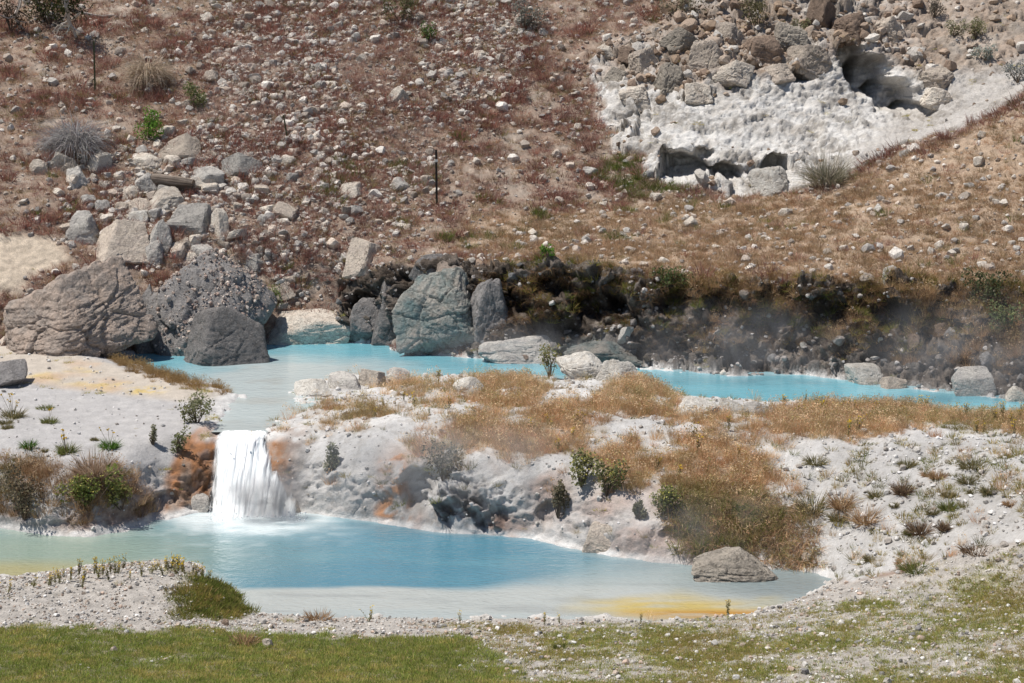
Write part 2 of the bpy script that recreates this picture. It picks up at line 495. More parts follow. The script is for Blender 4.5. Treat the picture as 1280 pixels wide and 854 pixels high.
M_EARTH = earth_mat('earth', fine=45, contrast=0.42)
M_SINTER = earth_mat('sinter', fine=30, contrast=0.16, bump=0.75, bdist=0.03)
M_CLIFF = earth_mat('chalky_rock', fine=16, contrast=0.20, bump=0.9, bdist=0.06)
M_BANK = earth_mat('bank_soil', fine=26, contrast=0.5, bump=0.9, bdist=0.06)
M_PLANT = plant_mat('plant')
M_PLANT_I = plant_mat('plant_tinted', True)
ROCK = {
    'cream': rock_mat('cream_stone', (0.70, 0.64, 0.55), (0.57, 0.49, 0.41), (0.27, 0.22, 0.18)),
    'grey': rock_mat('grey_stone', (0.55, 0.52, 0.47), (0.41, 0.38, 0.35), (0.18, 0.165, 0.15)),
    'tan': rock_mat('tan_stone', (0.58, 0.50, 0.41), (0.45, 0.38, 0.32), (0.19, 0.15, 0.12)),
    'white': rock_mat('white_sinter_stone', (0.72, 0.69, 0.63), (0.58, 0.53, 0.46), (0.28, 0.23, 0.18), 6.0),
    'dark': rock_mat('dark_grey_stone', (0.29, 0.27, 0.255), (0.20, 0.19, 0.185), (0.11, 0.095, 0.085), 3.0),
    'rust': rock_mat('rusty_brown_stone', (0.44, 0.345, 0.28), (0.33, 0.285, 0.25), (0.14, 0.105, 0.08), 2.2),
    'teal': rock_mat('teal_stained_stone', (0.13, 0.175, 0.172), (0.33, 0.29, 0.25), (0.05, 0.055, 0.05), 2.0),
    'drab': rock_mat('drab_stone', (0.40, 0.355, 0.295), (0.29, 0.255, 0.215), (0.14, 0.12, 0.10), 3.0),
    'brown': rock_mat('brown_stone', (0.30, 0.22, 0.165), (0.21, 0.155, 0.12), (0.09, 0.065, 0.05)),
}

# ------------------------------------------------------------ ground mesh: rows crowd where the land is steep
ucols = np.concatenate([np.linspace(-0.62, -0.345, 34)[:-1], np.linspace(-0.345, 0.345, 780), np.linspace(0.345, 0.62, 34)[1:]])
NR = 760
yf = np.concatenate([np.arange(-4, 15, 0.25), np.arange(15, 58, 0.02), np.arange(58, 100, 0.4)])
FO = 2.5                                                     # the fan of columns opens from behind the camera
prof = np.stack([height(u * (yf + FO), yf) for u in ucols])
dy = np.diff(yf)[None, :]; dz = np.diff(prof, axis=1)
ym = 0.5 * (yf[1:] + yf[:-1])
wgt = np.sqrt((0.24 * dy) ** 2 + dz ** 2) / np.maximum(ym, 12)[None, :]
wgt *= np.where((ym < 16.3) | (ym > 56), 0.06, 1.0)[None, :]
zm = 0.5 * (prof[:, 1:] + prof[:, :-1])
k9 = np.ones(21) / 21
wgt = np.apply_along_axis(lambda a: np.convolve(np.pad(a, 10, 'edge'), k9, 'valid'), 0, wgt)
cum = np.concatenate([np.zeros((len(ucols), 1)), np.cumsum(wgt, 1)], 1)
V = np.zeros((len(ucols), NR, 3))
for k, u in enumerate(ucols):
    yy = np.interp(np.linspace(0, cum[k, -1], NR), cum[k], yf)
    V[k, :, 1] = yy; V[k, :, 0] = u * (yy + FO); V[k, :, 2] = height(V[k, :, 0], yy)
NC = len(ucols)
gx, gy = V[..., 0].ravel(), V[..., 1].ravel()
base = V.reshape(-1, 3).copy()
du = np.gradient(V, axis=0); dv = np.gradient(V, axis=1)
nrm = np.cross(du.reshape(-1, 3), dv.reshape(-1, 3)); nrm /= np.linalg.norm(nrm, axis=1)[:, None] + 1e-12
steep = 1 - nrm[:, 2]
warp = np.stack([fbm(base, 1.2, 3, 5), fbm(base, 1.2, 3, 6)], 1)
wx, wy = gx + 0.22 * warp[:, 0], gy + 0.22 * warp[:, 1]


def mask(px_poly, soft=0.15, wob=1.0):
    p = gpoly(px_poly)
    return ss(-soft, soft, poly_sd(gx + wob * 0.22 * warp[:, 0], gy + wob * 0.22 * warp[:, 1], p))


def blob(px, py, rx, ry, soft=0.5):
    c = ground_at(px, py)
    d = np.sqrt(((wx - c.x) / rx) ** 2 + ((wy - c.y) / ry) ** 2)
    return 1 - ss(1 - soft, 1 + soft, d)


lower_poly = [pt(a, b, z=0)[:2] for a, b in lower_poly_px]
upper_poly = [pt(a, b, z=ZU)[:2] for a, b in upper_poly_px]
d_low, d_up = poly_sd(gx, gy, lower_poly), poly_sd(gx, gy, upper_poly)
hill_line = [(-30, 36.0), (-9.5, 36.4)] + [pt(a, b, z=ZU)[:2] for a, b in up_far] + [(30, 30), (60, 30), (60, 120), (-60, 120), (-60, 36)]
far_side = poly_sd(gx, gy, hill_line)
m_hill = ss(-0.05, 0.05, far_side)
cliff_px = [(750, 58), (768, 50), (792, 54), (812, 34), (832, 24), (850, -25), (1340, -40), (1340, 92), (1280, 122), (1240, 142), (1200, 160), (1130, 186), (1070, 210), (1040, 226), (1000, 236), (950, 240), (900, 243), (860, 236), (828, 224), (808, 214), (800, 192), (776, 184), (765, 174), (748, 150), (756, 118), (746, 92)]
m_cliff = mask(cliff_px, 0.10, 2.6)
m_cliff_s = mask(cliff_px, 0.5, 2.6)
m_bank = mask([(425, 352), (500, 330), (560, 328), (720, 333), (800, 343), (870, 349), (1000, 352), (1150, 356), (1290, 368), (1560, 384), (1560, 523), (1280, 501), (1200, 493), (1050, 475), (920, 471), (820, 462), (600, 450), (490, 432), (425, 428)], 0.08, .4)
m_lowbank = (1 - m_hill) * ss(0.22, 0.5, steep) * ss(-2.2, -1.6, d_low)
near_poly = [(-60, -10), (-60, 21)] + [pt(a, b, z=0)[:2] for a, b in [(x, y) for x, y in low_near[::-1]]] + [pt(a, b, z=z)[:2] for a, b, z in ((1060, 732, .15), (1130, 715, .4), (1200, 690, .7), (1300, 670, 1.1), (1560, 650, 1.6))] + [(60, 21), (60, -10)]
m_near = ss(-0.1, 0.1, poly_sd(gx, gy, near_poly))
m_terr = ss(-0.05, 0.05, poly_sd(gx, gy, [(-60, 22)] + [pt(a, b, z=0)[:2] for a, b in low_far] + [pt(a, b, z=ZU)[:2] for a, b in up_left] + [(-9.5, 36.4), (-60, 36)]))
m_isl = np.clip(1 - m_hill - m_near - m_terr, 0, 1)
m_caves = np.zeros(len(gx))

# ---- relief
disp = np.zeros_like(base)
n_lo = fbm(base, 0.7, 4, 21); n_md = fbm(base, 3.0, 4, 22); n_hi = fbm(base, 9.0, 3, 23)
land = np.clip(-np.maximum(d_low, d_up) / 0.25 + 0.3, 0, 1)       # calm near and under water
hill_amp = m_hill * (1 - m_cliff) * (1 - m_bank)
disp += nrm * ((hill_amp * (0.10 * n_lo + 0.06 * n_md + 0.035 * n_hi)) * land)[:, None]
flat = (1 - m_hill) * (1 - m_lowbank)
disp[:, 2] += flat * land * ((0.035 + .09 * m_isl) * n_lo + (0.025 + .025 * m_isl) * n_md + 0.016 * n_hi)
m_drk = mask([(525, 615), (600, 608), (650, 632), (640, 676), (540, 668)], .12)
sel = np.nonzero((m_cliff > 0.01) | (m_bank > 0.01) | (m_lowbank > 0.01))[0]
q = base[sel] + 0.10 * np.stack([n_md[sel], n_hi[sel], n_md[sel]], 1)
F1, cr1, cid = facet(q * np.array([1, 1, 1.25]), 0.95, 3)
F2, cr2, gid = facet(q * np.array([1, 1, 1.5]), 2.4, 9)
F3, cr3, hid = facet(q * np.array([1, 1, 1.5]), 6.0, 15)
rd = fbm(q * np.array([.8, 1, 1.8]), 2.2, 5, 41, ridged=True)
smooth_c = mask([(862, 118), (960, 108), (1000, 102), (1060, 66), (1110, 75), (1160, 105), (1290, 66), (1290, 125), (1200, 162), (1130, 186), (1060, 200), (960, 185), (860, 180), (820, 160)], 0.4, 2)
m_dust = mask([(1135, -20), (1340, -40), (1340, 66), (1230, 92), (1165, 96), (1125, 45)], .5, 2)
smooth_c = np.maximum(smooth_c, .85 * m_dust)[sel]
amp_c = ss(.0, 1., m_cliff_s[sel]); amp_b = m_bank[sel] * land[sel]; amp_l = m_lowbank[sel] * np.clip(land[sel] + .25, 0, 1)
crag = amp_c * (1 - smooth_c); crust = amp_c * smooth_c
broken = 0.42 * F1 + 0.20 * F2 + 0.085 * F3 + 0.10 * cr1 + 0.06 * cr2 + .02 * cr3 - .12
cdisp = crag * (.72 * broken + .04 * n_hi[sel]) + crust * (0.10 * F1 + .05 * F2 + .045 * F3 + 0.07 * rd + 0.05 * n_hi[sel] + .03 * fbm(q, 16, 2, 44)) + amp_b * (0.80 * broken + .05 * F3 + .06 * n_hi[sel] + .05 * rd) + amp_l * (1 - amp_b) * (0.09 * F1 + .04 * F2 + .03 * F3 + 0.06 * rd + .025 * n_hi[sel] + .12 * n_lo[sel] + m_drk[sel] * (.16 * F2 + .10 * F3 + .03 * cr2))
ndir = nrm[sel].copy()
disp[sel] += ndir * cdisp[:, None]
pit = np.zeros(len(gx)); pit[sel] = cr1 * cr2
smooth_full = np.zeros(len(gx)); smooth_full[sel] = smooth_c
blk = np.zeros(len(gx)); blk[sel] = cid
blg = np.zeros(len(gx)); blg[sel] = gid
# hollows under the pale cliff and the undercut shelf: pushed back into the hill
for px, py, rx, rz, deep in ((862, 208, .62, .34, 1.5), (905, 218, .5, .30, 1.2), (832, 206, .16, .30, .5), (968, 213, .42, .22, 1.1), (775, 163, .32, .16, .5), (930, 88, .5, .14, .7), (1000, 100, .5, .12, .6),
                             (1066, 80, .40, .60, 1.3), (1088, 100, .62, .62, 1.7), (1118, 122, .62, .50, 1.5), (1150, 140, .50, .30, 1.0), (1030, 28, .45, .15, .6), (880, 190, .3, .12, .5),
                             (522, 622, .28, .40, .40), (545, 595, .22, .3, .35), (690, 645, .25, .2, .18), (200, 630, .3, .2, .25), (850, 675, .3, .15, .25),
                             (640, 378, .4, .3, .6), (690, 362, .5, .25, .7), (735, 385, .45, .35, .7), (775, 372, .35, .3, .6), (700, 412, .5, .25, .5), (760, 425, .4, .2, .45), (845, 385, .4, .35, .6), (905, 385, .5, .3, .5), (960, 405, .5, .3, .45), (1040, 400, .5, .3, .4), (1000, 440, .4, .2, .35),
                             (455, 385, .4, .3, .5), (480, 400, .3, .3, .5), (1110, 400, .5, .3, .4), (1180, 420, .5, .3, .4)):
    c = ground_at(px, py)
    e = np.sqrt(((base[:, 0] - c.x) / rx + 0.35 * n_md) ** 2 + ((base[:, 2] - c.z) / rz + 0.35 * warp[:, 0]) ** 2)
    k = (1 - ss(0.55, 1.1, e)) * np.maximum.reduce([m_cliff, m_lowbank, m_bank]) * (np.abs(base[:, 1] - c.y) < 2.5)
    disp[:, 1] += deep * k
    m_caves = np.maximum(m_caves, k)
edge_n = 0.10 * fbm(base, 2.2, 4, 77) + 0.05 * n_hi
shore_w = np.exp(-(np.maximum(d_low, d_up) / 0.30) ** 2)
disp[:, 2] += shore_w * edge_n * np.where(m_near > .5, .35, 1.0)
G = base + disp
G[:, 2] = np.where((d_low > 0.12), np.minimum(G[:, 2], -0.06), G[:, 2])
G[:, 2] = np.where((d_up > 0.15), np.minimum(G[:, 2], ZU - 0.05), G[:, 2])

# ---- surface colour of every kind of ground (mostly the stuff itself; cracks darkened, one hollow's shade painted in)
def C3(r, g, b): return np.array([r, g, b], np.float32)


def lay(col, m, c):
    m = np.clip(m, 0, 1)[:, None]
    return col * (1 - m) + np.asarray(c, np.float32) * m


n_a = fbm(base, 0.45, 4, 61); n_b = fbm(base, 1.5, 4, 62); n_c = fbm(base, 6.0, 3, 63); n_d = fbm(base, 0.9, 4, 64)
col = np.tile(C3(0.30, 0.225, 0.175), (len(gx), 1))
col = lay(col, ss(0.0, 0.5, n_a) * .8, C3(0.34, 0.275, 0.225))
col = lay(col, ss(0.05, 0.45, n_b) * .8, C3(0.235, 0.135, 0.095))
col = lay(col, ss(0.1, 0.5, -n_b + .3 * n_c) * .7, C3(0.38, 0.32, 0.265))
m_orange = mask([(560, 300), (600, 268), (760, 255), (900, 248), (1060, 220), (1290, 130), (1400, 120), (1400, 370), (1100, 354), (800, 340), (620, 328)], 0.6)
col = lay(col, m_orange * .8, C3(0.40, 0.30, 0.215))
col = lay(col, m_orange * ss(0.0, 0.5, n_b) * .6, C3(0.37, 0.29, 0.22))
m_cream = np.maximum(mask([(-60, 290), (20, 285), (70, 305), (92, 325), (60, 345), (20, 372), (-60, 380)], 0.2), 0.8 * mask([(262, 322), (330, 335), (345, 360), (320, 372), (262, 352)], 0.25))
col = lay(col, m_cream, C3(0.50, 0.42, 0.33))
# cliff
cl = np.tile(C3(0.68, 0.66, 0.63), (len(gx), 1))
cl = lay(cl, ss(0.05, 0.4, n_b) * .45, C3(0.56, 0.53, 0.49))
upper_cliff = mask([(748, 50), (850, -30), (1340, -40), (1340, 60), (1170, 95), (1150, 100), (1080, 62), (1050, 62), (1010, 98), (950, 104), (900, 85), (860, 118), (800, 112), (752, 95)], 0.25)
cl = lay(cl, upper_cliff * np.clip(0.75 + 0.9 * n_b + 0.5 * (blk - .5), 0, 1), C3(0.33, 0.235, 0.17))
cl = lay(cl, upper_cliff * ss(0.1, 0.5, n_d) * .8, C3(0.22, 0.17, 0.135))
cl = lay(cl, 0.8 * mask([(880, 30), (925, 30), (930, 110), (895, 112), (880, 70)], 0.2), C3(0.40, 0.29, 0.215))
cl = lay(cl, .85 * m_dust * (1 - .5 * ss(.1, .5, n_b)), C3(0.40, 0.315, 0.25))
cl = lay(cl, 0.6 * ss(.2, .5, n_c) * blob(1115, 28, 1.3, 2.0), C3(0.42, 0.19, 0.05))
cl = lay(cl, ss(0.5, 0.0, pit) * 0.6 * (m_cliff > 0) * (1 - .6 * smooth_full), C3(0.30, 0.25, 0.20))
cl = lay(cl, ss(.55, .9, blg) * .35, C3(0.47, 0.42, 0.36))
cl = lay(cl, ss(.1, .5, n_c) * .3, C3(.48, .45, .42))
cl = lay(cl, mask([(1060, 205), (1110, 150), (1160, 115), (1300, 60), (1300, 130), (1200, 165), (1120, 190)], 0.5) * .75, C3(0.43, 0.40, 0.37))
cl = lay(cl, ss(.12, .45, fbm(base, 2.4, 4, 67)) * .4, C3(.42, .385, .345))
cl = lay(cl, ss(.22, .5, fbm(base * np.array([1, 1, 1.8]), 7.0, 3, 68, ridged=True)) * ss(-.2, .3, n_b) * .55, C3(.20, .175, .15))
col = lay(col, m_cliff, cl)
# dark stream bank
bk = np.tile(C3(0.085, 0.066, 0.052), (len(gx), 1))
bk = lay(bk, ss(0.4, 0.7, blg) * .8, C3(0.15, 0.125, 0.105))
bk = lay(bk, ss(0.72, 0.95, blk) * .6, C3(0.22, 0.19, 0.165))
bk = lay(bk, ss(.15, .4, n_c) * .5, C3(0.27, 0.235, 0.205))
bk = lay(bk, ss(.5, .1, pit) * .6, C3(0.035, 0.028, 0.022))
bk = lay(bk, ss(0.1, 0.5, n_b) * .6, C3(0.045, 0.034, 0.027))
teal = ss(1.9, 1.2, base[:, 2]) * ss(-0.2, 0.4, n_d) * ss(930, 760, 640 + FPX * gx / np.maximum(gy, 10))
bk = lay(bk, teal * .8, C3(0.085, 0.13, 0.135))
bk = lay(bk, ss(1.75, 1.25, base[:, 2]) * ss(-.1, .4, n_b + .3 * n_c) * .4, C3(0.25, 0.235, 0.22))
col = lay(col, m_bank, bk)
# sinter terrace, island
sint = np.tile(C3(0.44, 0.425, 0.415), (len(gx), 1))
sint = lay(sint, ss(0.0, 0.5, n_b) * .5, C3(0.37, 0.355, 0.345))
sint = lay(sint, ss(0.1, 0.5, n_c) * .3, C3(0.52, 0.50, 0.475))
terr = sint.copy()
shelf = mask([(-60, 420), (100, 444), (180, 466), (285, 490), (270, 500), (225, 502), (150, 493), (0, 474), (-60, 470)], 0.25, .6)
terr = lay(terr, shelf * .9, C3(0.50, 0.44, 0.37))
yel = mask([(30, 470), (60, 462), (100, 458), (150, 474), (200, 488), (170, 494), (110, 484), (60, 474)], 0.3) * ss(-.15, .3, n_b)
terr = lay(terr, yel * .8, C3(0.62, 0.46, 0.16))
terr = lay(terr, blob(182, 489, .35, .3) * .7 * ss(-.2, .3, n_c), C3(0.58, 0.42, 0.10))
terr = lay(terr, ss(.2, .6, n_d) * shelf * .7, C3(0.50, 0.36, 0.25))
org = np.maximum(mask([(226, 552), (276, 528), (278, 570), (268, 636), (225, 642), (205, 650), (212, 600)], 0.08, .5), 0.7 * mask([(140, 640), (205, 620), (215, 650), (110, 675), (60, 668)], .12, .5))
terr = lay(terr, org * np.clip(.75 + 1.2 * n_b + .8 * n_c, 0, 1), C3(0.34, 0.165, 0.08))
terr = lay(terr, org * ss(.05, .4, fbm(base * np.array([4, 1, .8]), 1.6, 3, 69)) * .7, C3(0.30, 0.23, 0.18))
terr = lay(terr, org * ss(.15, .45, fbm(base, 9.0, 3, 70)) * .7, C3(0.13, 0.075, 0.045))
terr = lay(terr, org * ss(0.15, 0.5, n_d) * .8, C3(0.46, 0.30, 0.20))
terr = lay(terr, org * ss(0.2, 0.5, n_c) * .6, C3(0.18, 0.10, 0.06))
terr = lay(terr, ss(0.3, 0.6, steep) * (1 - org) * .6 * ss(-.2, .4, n_b), C3(0.36, 0.27, 0.215))
col = lay(col, m_terr, terr)
isl = np.tile(C3(0.60, 0.585, 0.565), (len(gx), 1))
isl = lay(isl, ss(0.0, 0.5, n_b) * .6, C3(0.45, 0.43, 0.405))
isl = lay(isl, ss(0.15, 0.5, n_c) * .35, C3(0.40, 0.365, 0.33))
isl = lay(isl, m_lowbank * np.clip(.4 + .8 * n_b, 0, .8), C3(0.47, 0.455, 0.44))
isl = lay(isl, m_lowbank * ss(.7, .9, blg) * .35, C3(0.25, 0.24, 0.235))
isl = lay(isl, m_lowbank * ss(.6, .05, base[:, 2]) * ss(-.1, .4, n_d + .5 * n_c) * .6, C3(0.19, 0.185, 0.18))
isl = lay(isl, m_lowbank * ss(.1, .4, fbm(base * np.array([5, 1, .8]), 1.0, 3, 66)) * .35, C3(0.30, 0.29, 0.285))
pinkb = np.maximum.reduce([blob(655, 600, .7, .8), blob(790, 640, 1.2, .8), blob(880, 650, .8, .9), blob(500, 630, .4, .8)])
isl = lay(isl, m_drk * ss(-.35, .15, n_c + .5 * n_b) * ss(.8, .4, base[:, 2]) * .92, C3(0.085, 0.083, 0.083))
isl = lay(isl, pinkb * .55 * ss(-.3, .3, n_b), C3(0.42, 0.28, 0.22))
isl = lay(isl, blob(346, 575, .32, 1.2) * np.clip(.6 + n_b + n_c, 0, 1), C3(0.36, 0.18, 0.085))
isl = lay(isl, blob(370, 610, .20, .9) * .6 * ss(-.4, .2, n_c), C3(0.20, 0.185, 0.175))  # dark colour paints the shade of a hollow that is not carved
isl = lay(isl, blob(490, 622, .22, .5) * .8 * ss(0, .3, n_c), C3(0.5, 0.22, 0.08))
m_rslope = mask([(1010, 570), (1300, 540), (1600, 560), (1600, 640), (1300, 660), (1200, 690), (1120, 715), (1050, 735), (1000, 715), (1000, 650)], .6)
isl = lay(isl, m_rslope * .6, C3(0.45, 0.435, 0.415))
isl = lay(isl, mask([(1035, 745), (1090, 722), (1180, 690), (1140, 715), (1080, 745)], .12) * .8, C3(0.25, 0.13, 0.07))
isl = lay(isl, mask([(1190, 630), (1290, 600), (1290, 690), (1180, 705)], .3) * .5, C3(0.42, 0.40, 0.375))
w_grass = np.zeros(len(gx))
for dense_, soft_, poly_ in ((.45, .3, [(385, 508), (470, 500), (525, 530), (505, 560), (440, 548), (390, 532)]), (1, .35, [(510, 562), (560, 528), (640, 512), (722, 522), (738, 560), (690, 572), (600, 566), (545, 590)]),
                             (1, .2, [(588, 479), (640, 476), (684, 486), (664, 510), (606, 512)]), (1, .2, [(765, 492), (802, 472), (845, 498), (838, 522), (760, 524), (715, 510)]), (.35, .4, [(700, 500), (860, 515), (1000, 520), (980, 560), (720, 560)]),
                             (1, .3, [(735, 562), (800, 548), (900, 556), (955, 575), (965, 612), (900, 628), (800, 606), (745, 592)]), (1, .3, [(955, 516), (1100, 505), (1170, 514), (1150, 540), (1050, 552), (970, 550)]),
                             (.45, .3, [(900, 600), (980, 600), (1018, 650), (1015, 702), (930, 700), (870, 650)]), (.5, .3, [(1160, 518), (1300, 514), (1400, 520), (1400, 560), (1280, 545)]), (.3, .3, [(470, 478), (560, 470), (620, 500), (560, 512), (480, 505)])):
    w_grass = np.maximum(w_grass, dense_ * mask(poly_, soft_) * (1 if dense_ > .9 else ss(-.2, .3, n_b + .4 * n_c)))
w_grass *= .12 + .88 * ss(-.38, .02, n_b + .7 * n_c)
isl = lay(isl, w_grass * .75, C3(0.34, 0.245, 0.16))
isl = isl * (.84 + .16 * ss(-.4, .4, n_d))[:, None]
isl = lay(isl, ss(.15, .5, fbm(base, 14.0, 2, 65)) * .4, C3(.26, .235, .205))
col = lay(col, m_isl, isl)
# near shore: gravel, lawn
nr = np.tile(C3(0.40, 0.37, 0.335), (len(gx), 1))
nr = lay(nr, ss(0.0, 0.5, n_c) * .5, C3(0.28, 0.255, 0.225))
m_lawn = np.clip(mask([(-200, 786), (60, 784), (180, 792), (330, 790), (480, 798), (590, 800), (640, 830), (690, 870), (640, 900), (-200, 900)], 0.6, 2.0) * 1.5 + .6 * n_c + .7 * n_b - .35, 0, 1)
nr = lay(nr, m_lawn * .8, C3(0.17, 0.15, 0.075))
m_sparse = m_near * (1 - m_lawn) * mask([(560, 785), (880, 780), (1010, 760), (1290, 690), (1400, 680), (1400, 900), (600, 900)], 0.5)
nr = lay(nr, m_sparse * ss(-.1, .4, n_b) * .5, C3(0.28, 0.265, 0.14))
nr = lay(nr, blob(270, 740, .5, .8) * .8, C3(0.15, 0.14, 0.05))
nr = lay(nr, ss(0.05, 0.0, base[:, 2]) * .6, C3(0.5, 0.48, 0.44))
col = lay(col, m_near, nr)
# chalky crust along the water line
wl = np.maximum(ss(0.10, 0.02, np.abs(G[:, 2] - 0.02)) * ss(-.5, -.05, d_low) * (1 - m_near), ss(0.11, 0.03, np.abs(G[:, 2] - ZU - 0.02)) * ss(-.6, -.05, d_up))
col = lay(col, wl * np.clip(.6 + .8 * n_c, 0, 1), C3(0.68, 0.67, 0.65))
col = np.clip(col * (1 + 0.10 * n_hi)[:, None], 0.01, 0.85)

# ---- faces, split into the pieces of the setting
idx = np.arange(NC * NR).reshape(NC, NR)
quads = np.stack([idx[:-1, :-1], idx[1:, :-1], idx[1:, 1:], idx[:-1, 1:]], -1).reshape(-1, 4)
mh, mc, mb, mn, mt = (m[quads].mean(1) for m in (m_hill, m_cliff, m_bank, m_near, m_terr))
part_id = np.where(mh > .5, np.where(mc > .5, 1, np.where(mb > .5, 2, 0)), np.where(mn > .5, 5, np.where(mt > .5, 4, 3)))
fullg = G


def sub_ground(name, k, mat):
    f = quads[part_id == k]
    used, inv = np.unique(f.ravel(), return_inverse=True)
    me = mesh_np(name, fullg[used], inv.reshape(-1, 4), col[used], True)
    return setp(link(name, me, mat), kind='structure')


sub_ground('hillside', 0, M_EARTH)
sub_ground('cliff', 1, M_CLIFF)
sub_ground('stream_bank', 2, M_BANK)
sub_ground('sinter_ground', 3, M_SINTER)
sub_ground('terrace_ground', 4, M_SINTER)
sub_ground('shore_ground', 5, M_EARTH)

# area of ground at every vertex, for scattering
ae = np.linalg.norm(np.cross(du.reshape(-1, 3), dv.reshape(-1, 3)), axis=1)
ipx, ipy = pixel_of(G)
inview = (ipx > -20) & (ipx < 1300) & (ipy > -60) & (ipy < 900) & (gy > 15)
framed = (ipx > -70) & (ipx < 1350) & (ipy > -60) & (ipy < 900) & (gy > 15)
wider = (ipx > -300) & (ipx < 1580) & (ipy > -110) & (ipy < 960) & (gy > 14)
ocean = np.maximum(d_low, d_up) > -0.02


def scatter(n, weight, seed, zone=None):
    w = ae * np.clip(weight, 0, None) * (inview if zone is None else zone) * (~ocean)
    r = np.random.default_rng(seed)
    k = r.choice(len(w), n, p=w / w.sum())
    p = G[k].copy()
    ju, jv = r.uniform(-.5, .5, (2, n, 1))
    p += du.reshape(-1, 3)[k] * ju + dv.reshape(-1, 3)[k] * jv
    return p, k, r


def widened(n, weight):
    """as dense beyond the frame as within it"""
    w = ae * np.clip(weight, 0, None) * (~ocean)
    return int(n * min(3.0, (w * wider).sum() / max((w * framed).sum(), 1e-9)))


def snap(x, y):
    """height of the finished ground at x, y (nearest column and row)"""
    c = int(np.clip(np.searchsorted(ucols, x / (y + FO)), 0, NC - 1))
    col_y = fullg.reshape(NC, NR, 3)[c]
    r = int(np.argmin(np.abs(col_y[:, 1] - y)))
    return float(col_y[r, 2])

#MORE
# ------------------------------------------------------------ water
def water_mat(name, wave_scale, strength, rough=0.10):
    m, nt, b = new_mat(name)
    at = N(nt, 'ShaderNodeAttribute', attribute_name='col')
    geo = N(nt, 'ShaderNodeNewGeometry')
    mp = N(nt, 'ShaderNodeMapping'); mp.inputs['Scale'].default_value = (0.55, 1.0, 1.0)
    nt.links.new(geo.outputs['Position'], mp.inputs['Vector'])
    n1 = N(nt, 'ShaderNodeTexNoise', i_Scale=wave_scale, i_Detail=3.0, i_Roughness=0.5, i_Distortion=0.4)
    n2 = N(nt, 'ShaderNodeTexNoise', i_Scale=wave_scale * 0.22, i_Detail=2.0)
    for n in (n1, n2): nt.links.new(mp.outputs[0], n.inputs['Vector'])
    ad = N(nt, 'ShaderNodeMath', operation='ADD'); nt.links.new(n1.outputs['Fac'], ad.inputs[0]); nt.links.new(n2.outputs['Fac'], ad.inputs[1])
    bp = N(nt, 'ShaderNodeBump', i_Strength=strength, i_Distance=0.02)
    nt.links.new(ad.outputs[0], bp.inputs['Height']); nt.links.new(bp.outputs[0], b.inputs['Normal'])
    nt.links.new(at.outputs['Color'], b.inputs['Base Color'])
    b.inputs['Roughness'].default_value = rough
    b.inputs['IOR'].default_value = 1.33
    return m


lip_y = pt(303, 546, z=ZU)[1]


def water_sheet(name, poly, z, grow, mat, colour, step=0.06):
    p = np.array(poly)
    x0, y0 = p.min(0) - 1; x1, y1 = p.max(0) + 1
    x0, x1 = max(x0, -24), min(x1, 24)
    X, Y = np.meshgrid(np.arange(x0, x1, step), np.arange(y0, y1, step), indexing='ij')
    d = poly_sd(X.ravel(), Y.ravel(), poly)
    i = np.arange(X.size).reshape(X.shape)
    f = np.stack([i[:-1, :-1], i[1:, :-1], i[1:, 1:], i[:-1, 1:]], -1).reshape(-1, 4)
    f = f[(d[f] > -grow).all(1)]
    if z > 0:                                                # nothing of the stream hangs out over the lip
        f = f[~((Y.ravel()[f] < lip_y + 0.34) & (np.abs(X.ravel()[f] + 4.5) < 1.6)).any(1)]
    used, inv = np.unique(f.ravel(), return_inverse=True)
    v = np.stack([X.ravel(), Y.ravel(), np.full(X.size, z)], 1)[used]
    me = mesh_np(name, v, inv.reshape(-1, 4), colour(v, d[used]), True)
    return setp(link(name, me, mat), kind='structure')


def wblob(v, px, py, z, rx, ry, soft=0.6, wob=0.0):
    c = pt(px, py, z=z)
    n = fbm(v, 1.3, 3, 88)
    dd = np.sqrt(((v[:, 0] - c[0]) / rx) ** 2 + ((v[:, 1] - c[1]) / ry) ** 2) + wob * n
    return 1 - ss(1 - soft, 1 + soft, dd)


